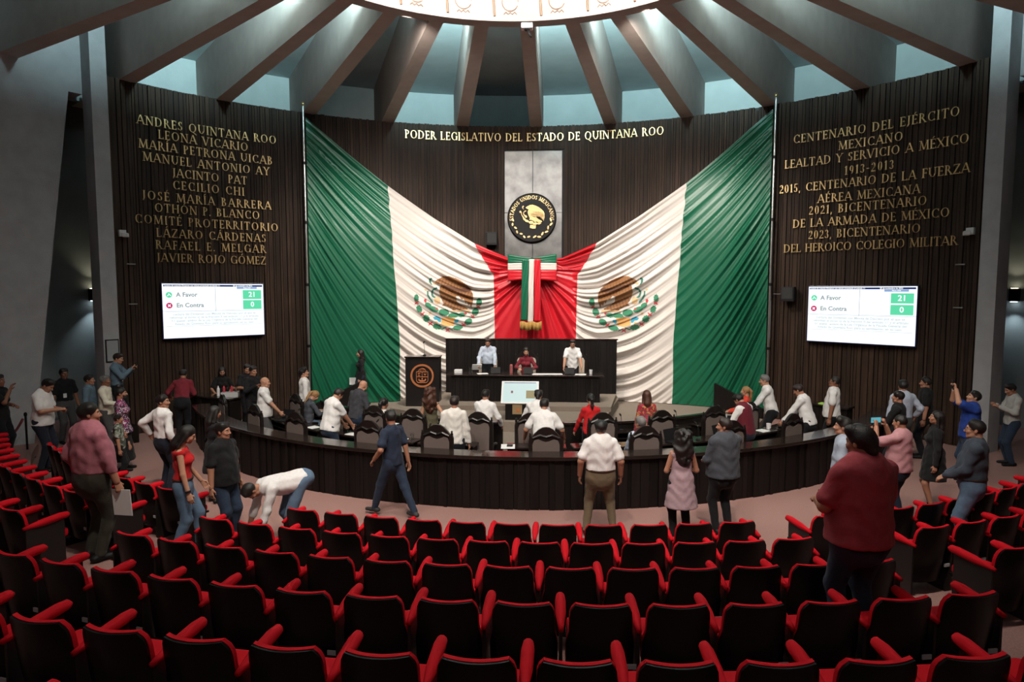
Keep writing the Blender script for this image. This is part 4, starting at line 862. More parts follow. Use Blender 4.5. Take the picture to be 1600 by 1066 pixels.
def cloth(n):
    c = {'white':(.74,.73,.72),'offwhite':(.66,.64,.60),'cream':(.66,.61,.50),'black':(.010,.010,.011),'charcoal':(.045,.045,.052),'navy':(.018,.026,.048),'denimshirt':(.10,.155,.20),'dkdenim':(.045,.058,.078),'pink':(.34,.12,.15),'pinkwhite':(.44,.22,.24),'maroon':(.17,.018,.028),'teered':(.36,.06,.075),'red':(.45,.012,.014),'orange':(.55,.05,.03),'ltblue':(.42,.48,.58),'greyblue':(.32,.37,.45),'greyshirt':(.055,.060,.072),'royal':(.015,.045,.24),'olive':(.085,.075,.045),'lilac':(.36,.25,.28),'ltgrey':(.40,.39,.37),'jeans':(.10,.16,.24),'dkjeans':(.022,.035,.062),'pants_black':(.010,.010,.012),'pants_khaki':(.14,.105,.065),'pants_olive':(.040,.036,.026),'pants_navy':(.014,.017,.028),'pants_grey':(.07,.07,.072),'burg':(.10,.010,.018)}
    if n == 'embroid': return patterned('embroidered_cloth', [(.55,.50,.55),(.10,.01,.06),(.02,.015,.03),(.40,.05,.18),(.02,.02,.03)], 55)
    if n == 'floral': return patterned('floral_cloth', [(.40,.02,.03),(.30,.02,.05),(.05,.08,.06),(.45,.20,.05),(.35,.01,.03)], 38)
    if n == 'camo': return patterned('mottled_cloth', [(.07,.09,.06),(.18,.20,.15),(.03,.04,.03),(.30,.30,.27)], 24)
    return mat('cloth_'+n, c[n], .85, spec=.2, var=.05, scale=30, bump=.35, bscale=14, sheen=.05)
def ik(a, t, l1, l2, pole):
    d = t-a; L_ = np.linalg.norm(d); d = d/L_; L_ = min(L_, (l1+l2)*.998); t = a+d*L_
    x = (l1*l1-l2*l2+L_*L_)/(2*L_); hgt = math.sqrt(max(l1*l1-x*x,1e-6)); q = pole-d*(pole@d); q = q/np.linalg.norm(q)
    return a+d*x+q*hgt, t
HANDPOS = {}
def person(label, x, y, z, hd, H, sex='M', skin='b', hair=('short','black'), top=('tucked','white','long'), bot=('pants','pants_black'), bw=1., belly=0., lean=0., tilt=0., hy=0., hp=0., R=None, L=None, feet=None, sit=0, hand='relax', shoe=BLACK, extra=(), res=.0145, collar=1, hn=None):
    S = H/1.72; lean *= D2R; seed = (x*7.3+y*3.1)%6.28
    base = .63 if sit else .92; pv = V(0,0,base+.03); RL = Rz(0)@Ry(tilt*D2R)@Rx(-lean)
    if lean > .9: pv = pv+V(0,-.12,-.02)
    U = lambda *p: pv+RL@(V(*p)-V(0,0,.95))
    fv = RL@V(0,1,0); M = sex=='M'; w_ = bw; ws = .5+.5*bw
    sx = (.160 if M else .140)*ws; shz = 1.395 if M else 1.375
    shR, shL = U(sx,-.005,shz), U(-sx,-.005,shz); hipR, hipL = pv+V(.088*ws,0,-.05), pv+V(-.088*ws,0,-.05)
    if lean > .9: hipR, hipL = hipR+V(0,.02,0), hipL+V(0,.02,0)
    if feet is None: feet = ((-.11,.36),(.11,.38)) if sit else ((-.105,.02),(.105,.0))
    fL, fR = V(feet[0][0],feet[0][1],.085), V(feet[1][0],feet[1][1],.085)
    kp = V(0,1,.15) if not sit else V(0,.6,1.)
    if sit: knR, knL = V(.11,.40,.58), V(-.11,.40,.58); fR, fL = V(.11,feet[1][1],.085), V(-.11,feet[0][1],.085)
    else:
        knR, fR = ik(hipR,fR,.43,.42,kp); knL, fL = ik(hipL,fL,.43,.42,kp)
    R = V(*R) if R is not None else (U(sx+.10,.03,.85) if not sit else V(.16,.34,.66)); L = V(*L) if L is not None else (U(-sx-.10,.03,.85) if not sit else V(-.16,.34,.66))
    pole = lambda s, t, sh: V(s*.5,-.15,-1) if t[2] > sh[2]-.12 else V(s*.55,-.8,-.25)
    elR, wrR = ik(shR,R,.285,.25,pole(1,R,shR)); elL, wrL = ik(shL,L,.285,.25,pole(-1,L,shL))
    nk = U(0,-.008,1.45); RH = RL if lean < .3 else Rx(-lean*.75); RH = RH@Rz(hy*D2R)@Rx(-hp*D2R); hc = nk+RH@V(0,.025,.153)-V(0,0,.0)
    def torso(o, arms=None):
        T = []
        if M:
            T += [C(U(0,0,.90),U(0,0,1.0),.150*w_+o,.146*w_+o,k=.032,f=fv,fs=.74), C(U(0,.012+.05*belly,1.04),U(0,.008+.03*belly,1.18),(.140+.04*belly)*w_+o,(.146+.025*belly)*w_+o,k=.032,f=fv,fs=.74+.2*belly), C(U(0,0,1.22),U(0,-.006,1.345),.152*w_+o,.150*w_+o,k=.032,f=fv,fs=.72)]
        else:
            T += [C(U(0,-.005,.90),U(0,0,.98),.150*w_+o,.140*w_+o,k=.032,f=fv,fs=.76), C(U(0,.005,1.05),U(0,.003,1.17),.116*w_+o,.120*w_+o,k=.032,f=fv,fs=.74), C(U(0,0,1.22),U(0,-.006,1.32),.128*w_+o,.124*w_+o,k=.032,f=fv,fs=.74), C(U(.058,.075,1.245),U(.058,.078,1.25),.056*w_+o,k=.032), C(U(-.058,.075,1.245),U(-.058,.078,1.25),.056*w_+o,k=.032)]
        T += [C(U(-sx+.01,-.008,shz-.008),U(sx-.01,-.008,shz-.008),(.058 if M else .048)*ws+o,k=.032), C(U(0,-.018,1.37),U(0,-.010,1.452),.085+o,.055+o,k=.032)]
        return T
    aw = (1 if M else .82)*(.6+.4*bw)
    def armp(s, e, wr, o, upto=2.):
        if upto <= 1: q = s+(e-s)*upto; return [C(s,q,.049*aw+o*.8,.052*aw+o*1.35,k=.02)]
        return [C(s,e,.053*aw+o,.043*aw+o,k=.03), C(e,e+(wr-e)*min(1,upto-1),.043*aw+o,(.028*aw+.004 if upto>=2 else .036*aw)+o,k=.02)]
    def legp(o, g=1.): return [C(hipR,knR,.084*ws*g+o,.056*g+o,k=.03), C(knR,fR,.056*g+o,.038*g+o,k=.03), C(hipL,knL,.084*ws*g+o,.056*g+o,k=.03), C(knL,fL,.056*g+o,.038*g+o,k=.03)]
    # --- body: torso, limbs, neck, head and hands in one mesh
    prims = torso(-.012)+armp(shR,elR,wrR,0)+armp(shL,elL,wrL,0)+legp(-.006)+[C(nk-RL@V(0,0,.03),hc+RH@V(0,-.022,-.06),.056 if M else .046,.053 if M else .045,k=.03)]
    P, F = implicit(prims, res); mi = np.zeros(len(F),int)
    hp_, hf, hm = HEADS[sex]; F = np.concatenate([F, hf+len(P)]); P = np.concatenate([P, hp_@RH.T+hc]); mi = np.concatenate([mi,hm])
    hands = []
    for s, e, wr, nm in ((1,elR,wrR,'R'),(-1,elL,wrL,'L')):
        d = wr-e; d /= np.linalg.norm(d)
        n = V(-s,.15,0) if d[2] < -.72 else (V(0,0,-1)+V(-s*.5,0,0) if d[2] < .35 else V(-s*.3,1,0))
        if hn: n = V(*hn)
        n = n-d*(n@d); n /= np.linalg.norm(n); Y = d; Zh = -n; X = np.cross(Y,Zh); B = np.stack([X,Y,Zh],1)
        q, g = HANDS[hand]; q = q*(1 if M else .9)
        if s < 0: q = q*V(-1,1,1); g = g[:,::-1]
        F = np.concatenate([F, g+len(P)]); P = np.concatenate([P, q@B.T+wr+Y*.012]); mi = np.concatenate([mi, np.zeros(len(g),int)]); hands.append((wr+Y*.085+n*.018, B))
    root = empty('person', (x,y,z), hd*D2R, label, 'person')
    sk = mat('skin_'+skin, SKIN[skin], .55, spec=.35); hc_ = HAIRC[hair[1]]; hm_ = mat('hair_'+hair[1], hc_, .45, spec=.4, bump=.3, bscale=150)
    def child(name, P, F, mats, mi=None):
        me = np_mesh(name, np.asarray(P)*S, F, mats, mi); o = bpy.data.objects.new(name, me); COL.objects.link(o); o.parent = root; return o
    child('body', P, F, [sk, mat('eye_white',(.6,.58,.55),.3), mat('iris_dark',(.012,.008,.006),.3), mat('lips_'+skin,tuple(c*.75 if i else c*.9 for i,c in enumerate(SKIN[skin])),.5)], mi)
    if hair[0] != 'bald':
        if hair[0] not in HAIRS: HAIRS[hair[0]] = make_hair(hair[0])
        q, g = HAIRS[hair[0]]; child('hair', q@RH.T+hc, g, [hm_])
    # --- upper garment
    kind, colr, slv = top; o = .013; up = RL@V(0,0,1)
    if lean > .9 and kind == 'tucked': kind_h = .87
    else: kind_h = None
    up_l = {'short':.72,'long':2.,'roll':1.55,'none':0}[slv]; T = torso(o)
    if up_l: T += armp(shR,elR,wrR,.014 if slv!='short' else .016,up_l)+armp(shL,elL,wrL,.014 if slv!='short' else .016,up_l)
    hemz = {'tucked':.985,'loose':.86,'coat':.62,'vest':.60,'dress':0,'tunic':.80}[kind]
    if kind_h: hemz = kind_h
    if kind == 'loose': T += [C(U(0,.004+.05*belly,.90),U(0,.006+.05*belly,1.05),.162*w_+o+.03*belly,.150*w_+o+.03*belly,k=.03,f=fv,fs=.82+.15*belly)]
    if kind in ('coat','vest','tunic','dress'): T += [C(U(0,0,.98),pv+V(0,0,-.42 if kind!='tunic' else -.2),.150*w_+o,(.235 if kind!='dress' else .21)*w_,k=.05,f=fv,fs=.86)]
    if collar: T += [C(nk-RL@V(0,.012,.028),nk+RL@V(0,-.014,.014),.064 if M else .054,.060 if M else .05,k=.012)]
    cuts = [(up, U(0,0,hemz))] if kind in ('tucked','loose','tunic') else [(V(0,0,1), pv+V(0,0,-.40))]
    if slv == 'none': cuts.append((-(RL@V(0,-.25,1)), U(0,0,1.405)))
    P, F = implicit(T, res, cuts, .006, seed)
    if M and collar:
        mb = MB(); CR = [nk+RL@(V(.074*math.sin(q),-.012-.070*math.cos(q),.006-.022*max(0,-math.cos(q)))) for q in np.linspace(-2.75,2.75,19)]
        mb.tube([tuple(p*S) for p in CR],[.011*S]*19,8); mb.tube([tuple((p-RL@V(0,0,.016)+RL@(V(p[0]-nk[0],p[1]-nk[1],0)*.12))*S) for p in CR],[.012*S]*19,8); mb.obj('collar', cloth(colr), root, smooth=1)
    gname = {'tucked':'shirt','loose':'shirt','coat':'coat','vest':'long_vest','dress':'dress','tunic':'blouse'}[kind]; child(gname, P, F, [cloth(colr)])
    # --- lower garment
    bk, bc = bot[0], bot[1]
    if bk == 'pants':
        T = legp(.013,1.04)+[C(U(0,0,.89),U(0,0,.985),.152*w_+.008,.146*w_+.010,k=.05,f=fv,fs=.77)]
        if belly: T += [C(U(0,.01+.03*belly,.96),U(0,.01+.04*belly,1.0),.146*w_+.03*belly,k=.04,f=fv,fs=.78)]
        P, F = implicit(T, res, [(-(up if lean < .9 else Rx(-lean*.45)@V(0,0,1)), U(0,0,1.012)), (V(0,0,1), V(0,0,.05))], .0028, seed+1); child('trousers', P, F, [cloth(bc)])
    elif bk == 'skirt':
        P, F = implicit([C(U(0,0,1.0),pv+V(0,.0,-.70),.135*w_,.25,k=.05,f=fv,fs=.85)], res, [(V(0,0,1), V(0,0,bot[2])), (-up, U(0,0,1.03))], .006, seed); child('skirt', P, F, [cloth(bc)])
    if 'belt' in extra:
        P, F = implicit([C(U(0,.004+.03*belly,.985),U(0,.004+.03*belly,1.012),.150*w_+.016+.02*belly,k=.01,f=fv,fs=.78+.1*belly)], .012, [(up, U(0,0,.982)), (-up, U(0,0,1.018))]); child('belt', P, F, [mat('brown_belt',(.035,.015,.008),.5)])
    for fa, kn, s in ((fR,knR,1),(fL,knL,-1)):
        e = V(math.sin(s*.16),math.cos(s*.16),0); b = V(fa[0],fa[1],fa[2]-.085)
        P, F = implicit([C(b+V(0,0,.045)-e*.06,b+V(0,0,.032)+e*.155,.043,.036,k=.02,f=(0,0,1),fs=.85), C(b+V(0,0,.05)-e*.03,b+V(0,0,.085),.043,.046,k=.02)], .011, [(V(0,0,1), b+V(0,0,.001))]); child('shoe', P, F, [shoe])
    if 'mask' in extra:
        P, F = implicit([C((0,.035,-.045),(0,.045,-.075),.066,.055,k=.02,f=(1,0,0),fs=.95)], .008, [(V(0,1,.0), V(0,.03,0)), (V(0,0,-1), V(0,0,-.022))]); child('face_mask', P@RH.T+hc, F, [mat('black_mask_cloth',(.012,.012,.013),.8)])
    if 'glasses' in extra:
        mb = MB()
        for s in (-1,1):
            for k in range(10): a, b = 2*PI*k/10, 2*PI*(k+1)/10; mb.tube([(s*.033+.024*math.cos(a),.098,.004+.018*math.sin(a)),(s*.033+.024*math.cos(b),.098,.004+.018*math.sin(b))],.0022,5)
            mb.tube([(s*.056,.096,.008),(s*.082,-.01,.008)],.002,5)
        mb.tube([(-.01,.1,.008),(.01,.1,.008)],.002,5); mb.v = [tuple((RH@np.array(v)+hc)*S) for v in mb.v]; mb.obj('glasses', BLACK, root)
    if 'badge' in extra:
        q = U(.05,.135+.03*belly,1.12); mb = MB(); mb.box(tuple(q*S),(.07,.008,.10)); mb.obj('badge', WHITEP, root); mb = MB()
        mb.tube([tuple(U(-.06,.07,1.43)*S),tuple(U(.0,.125,1.30)*S),tuple(U(.05,.132+.02*belly,1.17)*S)],.004,5); mb.tube([tuple(U(.08,.07,1.43)*S),tuple(U(.07,.125,1.30)*S),tuple(U(.05,.132+.02*belly,1.17)*S)],.004,5); mb.obj('lanyard', BLACK, root)
    if 'watch' in extra:
        for e, wr in ((elR,wrR),):
            d = (wr-e)/np.linalg.norm(wr-e); q = wr-d*.02; MB().tube([tuple((q-d*.014)*S),tuple((q+d*.014)*S)],.036*S,14).obj('watch', BLACK if 'pale' not in extra else WHITEP, root)
    if 'quilt' in extra or 'puffer' in extra:
        T = []
        for k in range(8):
            zz = .93+.058*k; T += [C(U(0,.012,zz),U(0,.012,zz+.004),(.150 if k<6 else .148)*w_+.036,k=.012,f=fv,fs=.76)]
        T += [C(U(-sx*.66,-.01,1.385),U(sx*.66,-.01,1.385),.076,k=.03), C(nk-RL@V(0,.012,.035),nk+RL@V(0,-.014,.02),.070,.064,k=.012)]
        P, F = implicit(T, res); child('padded_vest', P, F, [cloth('burg')])
    Mx = Matrix.Translation((x,y,z)) @ Matrix.Rotation(hd*D2R,4,'Z')
    HANDPOS[label] = [(Mx @ Vector(tuple(p*S)), Mx.to_3x3() @ Matrix(tuple(map(tuple,B)))) for p, B in hands]
    return root
def prop(name, lab, cat, who, m, dims, right=1, off=(0,0,0), rz=0, rx=0, parts=(), both=0, hold=1):
    p, B = HANDPOS[who][0 if right else 1]
    if both: p = (HANDPOS[who][0][0]+HANDPOS[who][1][0])/2
    o = MB().box((0,0,0),dims).obj(name, m, bev=min(dims)*.3 if min(dims)>.004 else 0); o.location = p+Vector(off); o.rotation_euler = (rx,0,rz)
    tag(o, lab, cat); return o
PP = person
S_ = 'short'
# --- seated and standing deputies in the chamber
PP('bald man in white short sleeved guayabera leaning one hand on the left desk',-5.92,5.60,0,-72,1.74,skin='a',hair=('bald','black'),top=('loose','white',S_),bot=('pants','pants_grey'),R=(.14,.44,.84),lean=4,bw=1.08,belly=.4)
PP('young man in long white shirt standing upright at far left of the chamber',-5.47,6.89,0,-62,1.80,skin='a',hair=('thick','black'),top=('loose','white','long'),bot=('pants','pants_black'),hp=-8,hy=-8)
PP('woman with reddish blonde ponytail in dark grey top, seated head bowed',-5.12,6.07,0,-42,1.68,'F','a',('pony','blonde'),('loose','greyshirt','long'),('pants','jeans'),sit=1,lean=14,hp=25,R=(.18,.40,.86),L=(-.18,.40,.86))
PP('man in white shirt bending over the left desk to write',-3.92,4.18,0,-40,1.75,skin='b',hair=('short','dbrown'),top=('loose','white',S_),bot=('pants','dkjeans'),lean=13,hp=28,R=(.18,.46,.86),L=(-.10,.40,.9),bw=1.15,belly=.4)
PP('bald man in black jacket with head bowed, standing before the ramp panel',-3.74,5.38,0,-28,1.74,skin='a',hair=('bald','brown'),top=('loose','charcoal','long'),bot=('pants','dkjeans'),lean=12,hp=25,hy=-15,R=(.16,.30,1.02),L=(-.16,.30,1.02),bw=1.08)
PP('seated woman in white blouse with long black ponytail, left of the podium',-3.0,4.76,0,-20,1.72,'F','b',('pony','black'),('loose','offwhite','long'),('pants','pants_black'),sit=1,lean=6)
PP('woman with long wavy brown hair and olive sleeveless top before the podium',-1.98,4.77,0,-6,1.66,'F','a',('curly','auburn'),('loose','olive','none'),('pants','pants_black'),R=(.34,.10,.98),collar=0,hand='flat')
PP('tall man in untucked white long sleeved shirt, back turned, beside the aisle',-1.27,3.34,0,0,1.72,skin='b',hair=('short','dbrown'),top=('loose','offwhite','long'),bot=('pants','pants_navy'),bw=1.14,belly=.3,lean=3)
PP('man in white shirt standing left of the touch kiosk, back turned',-.85,4.55,0,-12,1.66,skin='b',hair=('short','black'),top=('loose','white','long'),bot=('pants','dkjeans'),lean=10,R=(.30,.28,.95),L=(-.2,.35,.92),bw=1.1)
PP('man in white shirt leaning forward right beside the touch kiosk',.22,4.68,0,-5,1.66,skin='b',hair=('thick','black'),top=('loose','white','long'),bot=('pants','pants_black'),lean=24,R=(.16,.42,.95),L=(-.28,.42,.95),bw=1.12)
PP('man in white short sleeves leaning on the aisle desk with arms spread wide',.38,3.17,0,0,1.74,skin='b',hair=('short','black'),top=('loose','white',S_),bot=('pants','pants_black'),lean=26,R=(.36,.36,.92),L=(-.36,.36,.92),bw=1.2,hand='flat')
PP('woman in red long sleeved blouse with black ponytail, hand on her desk',1.31,4.53,0,12,1.60,'F','a',('pony','black'),('loose','red','long'),('pants','pants_black'),lean=6,L=(-.30,.26,.86),bw=1.1)
PP('grey haired man in burgundy vest over pale blue shirt, seated',2.10,3.12,0,14,1.72,skin='a',hair=('short','grey'),top=('tucked','ltblue','long'),bot=('pants','pants_black'),sit=1,hy=25,extra=('puffer','glasses'),bw=1.05)
PP('woman in colourful red floral blouse with long straight brown hair',2.47,4.92,0,5,1.62,'F','a',('straight','auburn'),('loose','floral','long'),('pants','pants_black'),lean=4,bw=1.05)
PP('blonde woman in orange red top seated in profile by the ramp panel',5.15,7.25,0,70,1.66,'F','a',('pony','blonde'),('loose','orange','long'),('pants','pants_black'),sit=1,R=(.12,.36,.80),L=(-.12,.36,.80))
PP('man in quilted burgundy vest over white shirt, head bowed at his desk',4.34,4.42,0,40,1.68,skin='b',hair=('short','black'),top=('tucked','white','long'),bot=('pants','pants_navy'),lean=12,hp=28,L=(-.18,.40,1.02),R=(.10,.40,1.0),extra=('puffer',),bw=1.12)
PP('grey haired man in white shirt with rolled sleeves leaning on the inner desk',5.48,6.45,0,74,1.78,skin='a',hair=('short','grey'),top=('loose','white','roll'),bot=('pants','pants_black'),lean=14,L=(-.16,.46,.88),R=(.14,.42,.88),hp=-4)
PP('dark haired man in white shirt bending over the right desk',5.85,5.30,0,52,1.74,skin='b',hair=('short','dbrown'),top=('loose','white','long'),bot=('pants','pants_black'),lean=16,L=(-.24,.44,.90),R=(.1,.46,.88),hp=10,bw=1.1)
PP('man in white polo standing before the dark wall at right, chin raised',6.70,6.15,0,62,1.78,skin='c',hair=('buzz','black'),top=('loose','white',S_),bot=('pants','pants_black'),hp=-10,extra=('glasses',),bw=1.12,belly=.3)
# --- behind the side counter at left
PP('man in maroon shirt leaning over the left side counter, back turned',-8.6,6.95,0,20,1.74,skin='b',hair=('short','black'),top=('tucked','maroon','long'),bot=('pants','pants_black'),lean=24,L=(-.34,.36,1.0),R=(.14,.38,1.0),bw=1.05)
PP('long haired woman in black leaning on the left side counter',-8.25,8.25,0,-150,1.68,'F','b',('long','black'),('loose','black',S_),('pants','pants_black'),lean=16,R=(.2,.34,1.02),L=(-.16,.32,1.04))
PP('man in black shirt behind the left counter with raised hands',-7.50,8.10,0,-135,1.74,skin='b',hair=('short','black'),top=('loose','black',S_),bot=('pants','pants_black'),R=(.12,.30,1.12),L=(-.08,.30,1.1),hp=12)
PP('seated man whose face shows just behind the bald man',-7.02,7.35,0,-120,1.78,skin='b',hair=('short','black'),top=('loose','black','long'),bot=('pants','pants_black'),lean=6,R=(.1,.32,1.25),L=(-.1,.3,1.2))
# --- on the dais and stage
PP('man in light blue shirt standing at the left of the main desk, looking down',-1.32,10.28,.58,180,1.72,skin='b',hair=('short','dbrown'),top=('tucked','ltblue','long'),bot=('pants','pants_black'),hp=14,lean=4,R=(.24,.34,1.0),L=(-.22,.34,.95),bw=1.1,belly=.5)
PP('woman in maroon blouse presiding from the cream chair',-.22,10.42,.58,180,1.74,'F','a',('pony','black'),('loose','maroon','long'),('pants','pants_black'),sit=1,lean=6,hp=6,R=(.20,.34,.84),L=(-.20,.34,.84))
PP('man in white polo standing at the right of the main desk, looking down',1.12,10.28,.58,180,1.70,skin='a',hair=('short','black'),top=('loose','white',S_),bot=('pants','pants_black'),hp=12,lean=6,R=(.26,.34,.90),L=(-.26,.34,.90),extra=('glasses',),bw=1.05)
PP('woman in black blazer walking past the left green part of the flag',-5.2,10.62,.2,112,1.70,'F','a',('long','black'),('coat','black','long'),('pants','dkjeans'),R=(.22,.12,.86),L=(-.22,.05,.86),feet=((-.09,.30),(.09,-.18)),collar=0)
# --- in front of the partition
PP('man in navy shirt and jeans striding past the partition',-2.03,1.80,0,58,1.74,skin='b',hair=('short','black'),top=('loose','navy',S_),bot=('pants','dkjeans'),L=(-.27,.14,.98),R=(.24,-.10,.88),feet=((-.09,.36),(.08,-.40)),lean=3,hy=-22,shoe=mat('dark_canvas_shoe',(.02,.018,.018),.7))
PP('man in white polo and khaki trousers standing with hands at his hips',1.24,1.20,0,0,1.74,skin='b',hair=('flat','black'),top=('tucked','white',S_),bot=('pants','pants_khaki'),R=(.30,.03,.90),L=(-.30,.03,.90),feet=((-.20,.02),(.20,.0)),bw=1.32,belly=.3,extra=('belt','watch'),)
PP('woman with big curly black hair and long pale lilac vest, back turned',2.40,1.06,0,6,1.64,'F','b',('curly','black'),('vest','lilac','none'),('pants','pants_black'),R=(.12,.22,1.06),L=(-.12,.22,1.06),bw=1.1)
PP('bearded man in dark grey shirt beside the curly haired woman',3.10,1.40,0,22,1.76,skin='b',hair=('short','dbrown'),top=('loose','greyshirt','long'),bot=('pants','pants_black'),hy=48,R=(.12,.28,1.06),L=(-.14,.28,1.06),bw=1.36,belly=.6)
PP('man in light blue short sleeved shirt in profile beside the maroon shirt',4.66,1.05,0,62,1.86,skin='a',hair=('thick','black'),top=('loose','greyblue',S_),bot=('pants','dkjeans'),bw=1.0)
PP('man in maroon t-shirt and blue jeans standing among the front seats',3.10,-2.80,.57,14,1.96,skin='b',hair=('thick','black'),top=('loose','teered',S_),bot=('pants','dkjeans'),R=(.12,.28,1.10),L=(-.16,.28,1.10),hy=18,hp=8,bw=1.34,belly=.5)
PP('man in pink short sleeved shirt holding a phone up sideways',5.92,1.92,0,38,1.74,skin='b',hair=('buzz','black'),top=('loose','pinkwhite',S_),bot=('pants','dkjeans'),L=(-.16,.30,1.50),R=(.10,.28,1.50),hp=6,bw=1.18,belly=.4,hand='grip')
PP('woman with long black hair and knee length black dress in profile',6.85,2.65,0,72,1.68,'F','b',('long','black'),('dress','black','long'),('none',''),bw=1.12,hp=-8,collar=0)
PP('man in royal blue polo photographing with a phone held high',8.45,4.30,0,74,1.77,skin='a',hair=('short','black'),top=('loose','royal',S_),bot=('pants','dkjeans'),L=(-.07,.27,1.74),R=(.05,.27,1.74),hp=-16,bw=1.25,extra=('watch','pale'),hand='grip')
PP('man with glasses and dark denim shirt standing in the right seats',5.98,.30,.19,58,1.80,skin='a',hair=('short','black'),top=('tucked','dkdenim','long'),bot=('pants','jeans'),L=(-.10,.28,1.0),R=(.08,.26,1.0),extra=('glasses','belt'),bw=1.15,belly=.5)
PP('man in light grey sweater near the right entrance looking down',10.15,5.65,0,80,1.74,skin='b',hair=('short','black'),top=('loose','ltgrey','long'),bot=('pants','dkjeans'),R=(.1,.26,1.24),L=(-.1,.26,1.22),hp=22)
PP('man in pale blue shirt with his back turned by the right wall',7.80,5.45,0,8,1.80,skin='b',hair=('short','black'),top=('tucked','ltblue','long'),bot=('pants','pants_grey'),R=(.32,.06,.98),bw=1.22,belly=.4,hy=-15)
PP('bearded man in black next to the pale blue shirt, in profile',8.66,6.15,0,64,1.78,skin='b',hair=('short','black'),top=('loose','black',S_),bot=('pants','pants_black'),bw=1.15)
PP('man in black shirt with hand out, in front of the right counter',7.22,4.50,0,50,1.72,skin='b',hair=('flat','black'),top=('loose','black','long'),bot=('pants','pants_black'),L=(-.16,.34,1.02),R=(.2,.1,.9),bw=1.08)
# --- left aisle group
PP('heavy man in pink shirt and dark trousers holding papers in the left aisle',-5.05,-.92,.38,-24,1.93,skin='b',hair=('flat','black'),top=('tucked','pink','long'),bot=('pants','pants_olive'),R=(.30,.10,.86),L=(-.30,.06,.92),hy=-28,bw=1.34,belly=.6,hand='grip')
PP('dark haired woman in red sleeveless top and jeans stepping between seats',-4.34,-.20,.19,-66,1.72,'F','a',('long','black'),('tucked','red','none'),('pants','jeans'),hp=26,R=(.26,.10,.82),L=(-.2,.2,.9),feet=((-.10,.16),(.10,-.12)),collar=0,extra=('belt','watch'))
PP('stocky man in black polo and jeans facing right in the left aisle',-4.22,.62,0,-104,1.76,skin='b',hair=('short','black'),top=('loose','black',S_),bot=('pants','dkjeans'),bw=1.16,belly=.4,hy=12)
PP('woman in black with long black hair behind the man in the black polo',-5.30,2.35,0,-35,1.68,'F','b',('long','black'),('coat','black','long'),('pants','pants_black'),hp=10,collar=0)
PP('man in white dress shirt with his back turned, head to the right',-6.45,2.75,0,-28,1.80,skin='b',hair=('flat','black'),top=('tucked','white','long'),bot=('pants','pants_navy'),hy=-48,L=(-.36,-.04,1.02),R=(.26,.02,.88),bw=1.12)
PP('woman with hair bun, face mask and embroidered purple blouse',-8.20,4.15,0,-66,1.70,'F','b',('bun','black'),('tunic','embroid',S_),('skirt','black',.22),R=(.24,.06,.86),extra=('mask',),bw=1.05)
PP('young person in mottled green top half hidden behind the pink shirt',-7.75,3.40,0,-60,1.30,'M','b',('short','black'),('loose','camo',S_),('pants','pants_black'))
PP('older man in grey blue shirt watching the session at left',-10.05,5.72,0,-70,1.74,skin='b',hair=('short','black'),top=('loose','denimshirt','long'),bot=('pants','pants_grey'),bw=1.05)
PP('grey haired older man in cream jacket with hand held out',-9.55,5.55,0,-74,1.75,skin='c',hair=('short','grey'),top=('loose','cream','long'),bot=('pants','pants_grey'),R=(.16,.34,1.10))
PP('man in denim shirt filming with a phone before the dark wall',-9.85,6.38,.40,-72,1.78,skin='a',hair=('short','dbrown'),top=('tucked','denimshirt','long'),bot=('pants','pants_black'),R=(.08,.32,1.34),L=(-.08,.32,1.36),hp=14,hand='grip',extra=('badge',))
PP('man in black polo with white badge by the left entrance',-11.15,6.35,0,-118,1.80,skin='c',hair=('short','black'),top=('tucked','black',S_),bot=('pants','pants_grey'),extra=('badge',),bw=1.05)
PP('man in white polo looking down at the phone in his hand, far left',-9.80,4.02,0,-78,1.92,skin='b',hair=('short','black'),top=('loose','white',S_),bot=('pants','pants_navy'),R=(.10,.33,1.14),L=(-.06,.30,1.12),hp=30,lean=4,bw=1.12,belly=.3,hand='grip')
PP('man in white shirt bending down over the front seats at left',-3.22,.55,0,138,1.76,skin='b',hair=('short','black'),top=('tucked','white','roll'),bot=('pants','jeans'),lean=92,R=(.16,.52,.34),L=(-.16,.52,.34),hp=18,feet=((-.12,-.10),(.12,-.14)),bw=1.14,belly=.3)
rb = MB().box((0,0,.2),(.7,.5,.4)).obj('step_platform', WOODD, bev=.01); rb.location = (-9.85,6.38,0); rb.rotation_euler.z = .9; tag(rb,'low dark wooden platform under the man filming at left','platform')
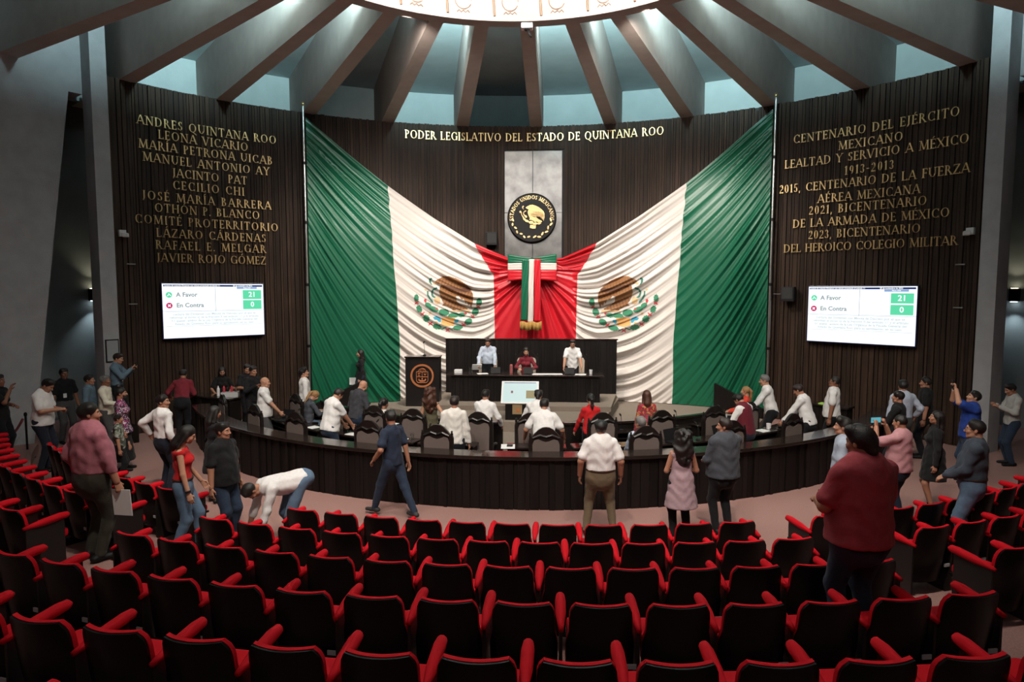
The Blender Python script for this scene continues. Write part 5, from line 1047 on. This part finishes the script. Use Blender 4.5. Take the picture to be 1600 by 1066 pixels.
# --- things people hold
W = 'heavy man in pink shirt and dark trousers holding papers in the left aisle'; prop('paper_sheets','white printed sheets in the right hand of the heavy man in pink','paper',W,PAPER,(.25,.008,.33),1,(.03,.0,-.17),-.1,.08)
W = 'man in denim shirt filming with a phone before the dark wall'; prop('phone','dark phone held up by the man in the denim shirt','phone',W,BLACK,(.02,.075,.15),both=1,off=(.03,.02,.02),rz=.2)
W = 'man in white polo looking down at the phone in his hand, far left'; prop('phone','dark phone in the hands of the far left man in white polo','phone',W,BLACK,(.075,.15,.012),both=1,off=(.03,.0,.03),rz=-1.3,rx=.4)
W = 'man in royal blue polo photographing with a phone held high'; prop('phone','black phone raised by the man in royal blue polo','phone',W,BLACK,(.02,.08,.16),both=1,off=(-.02,.01,.03),rz=-.2)
W = 'man in pink short sleeved shirt holding a phone up sideways'
ph = prop('phone','phone with bright teal screen held by the man in the pink short sleeves','phone',W,BLACK,(.19,.012,.095),both=1,off=(-.06,-.01,.03),rz=.25); MB().box((0,-.0075,0),(.175,.002,.082)).obj('phone_screen', mat('teal_phone_screen',(.10,.42,.50),.3,emit=.9), ph)
W = 'stocky man in black polo and jeans facing right in the left aisle'; prop('phone','black phone in the left hand of the stocky man in black polo','phone',W,BLACK,(.012,.075,.15),0,(.0,.0,-.06),.3)
W = 'woman in black blazer walking past the left green part of the flag'; prop('paper_sheets','white sheets carried by the woman in the black blazer','paper',W,PAPER,(.32,.01,.22),1,(-.02,-.02,-.04),.1,0)
W = 'man in light blue shirt standing at the left of the main desk, looking down'; prop('paper_sheets','white sheets lifted by the man in light blue','paper',W,PAPER,(.28,.012,.22),1,(-.06,-.05,-.02),.3,.7)
W = 'man in maroon t-shirt and blue jeans standing among the front seats'; prop('phone','dark phone in the hands of the man in the maroon t-shirt','phone',W,BLACK,(.075,.15,.012),both=1,off=(0,.03,.02),rz=.3,rx=.5)
PP('person at the far left edge of the picture with a hand raised to the chin',-10.62,3.95,.19,-80,1.78,skin='c',hair=('short','black'),top=('loose','black',S_),bot=('pants','pants_black'),R=(.06,.24,1.42),L=(-.1,.2,1.1))
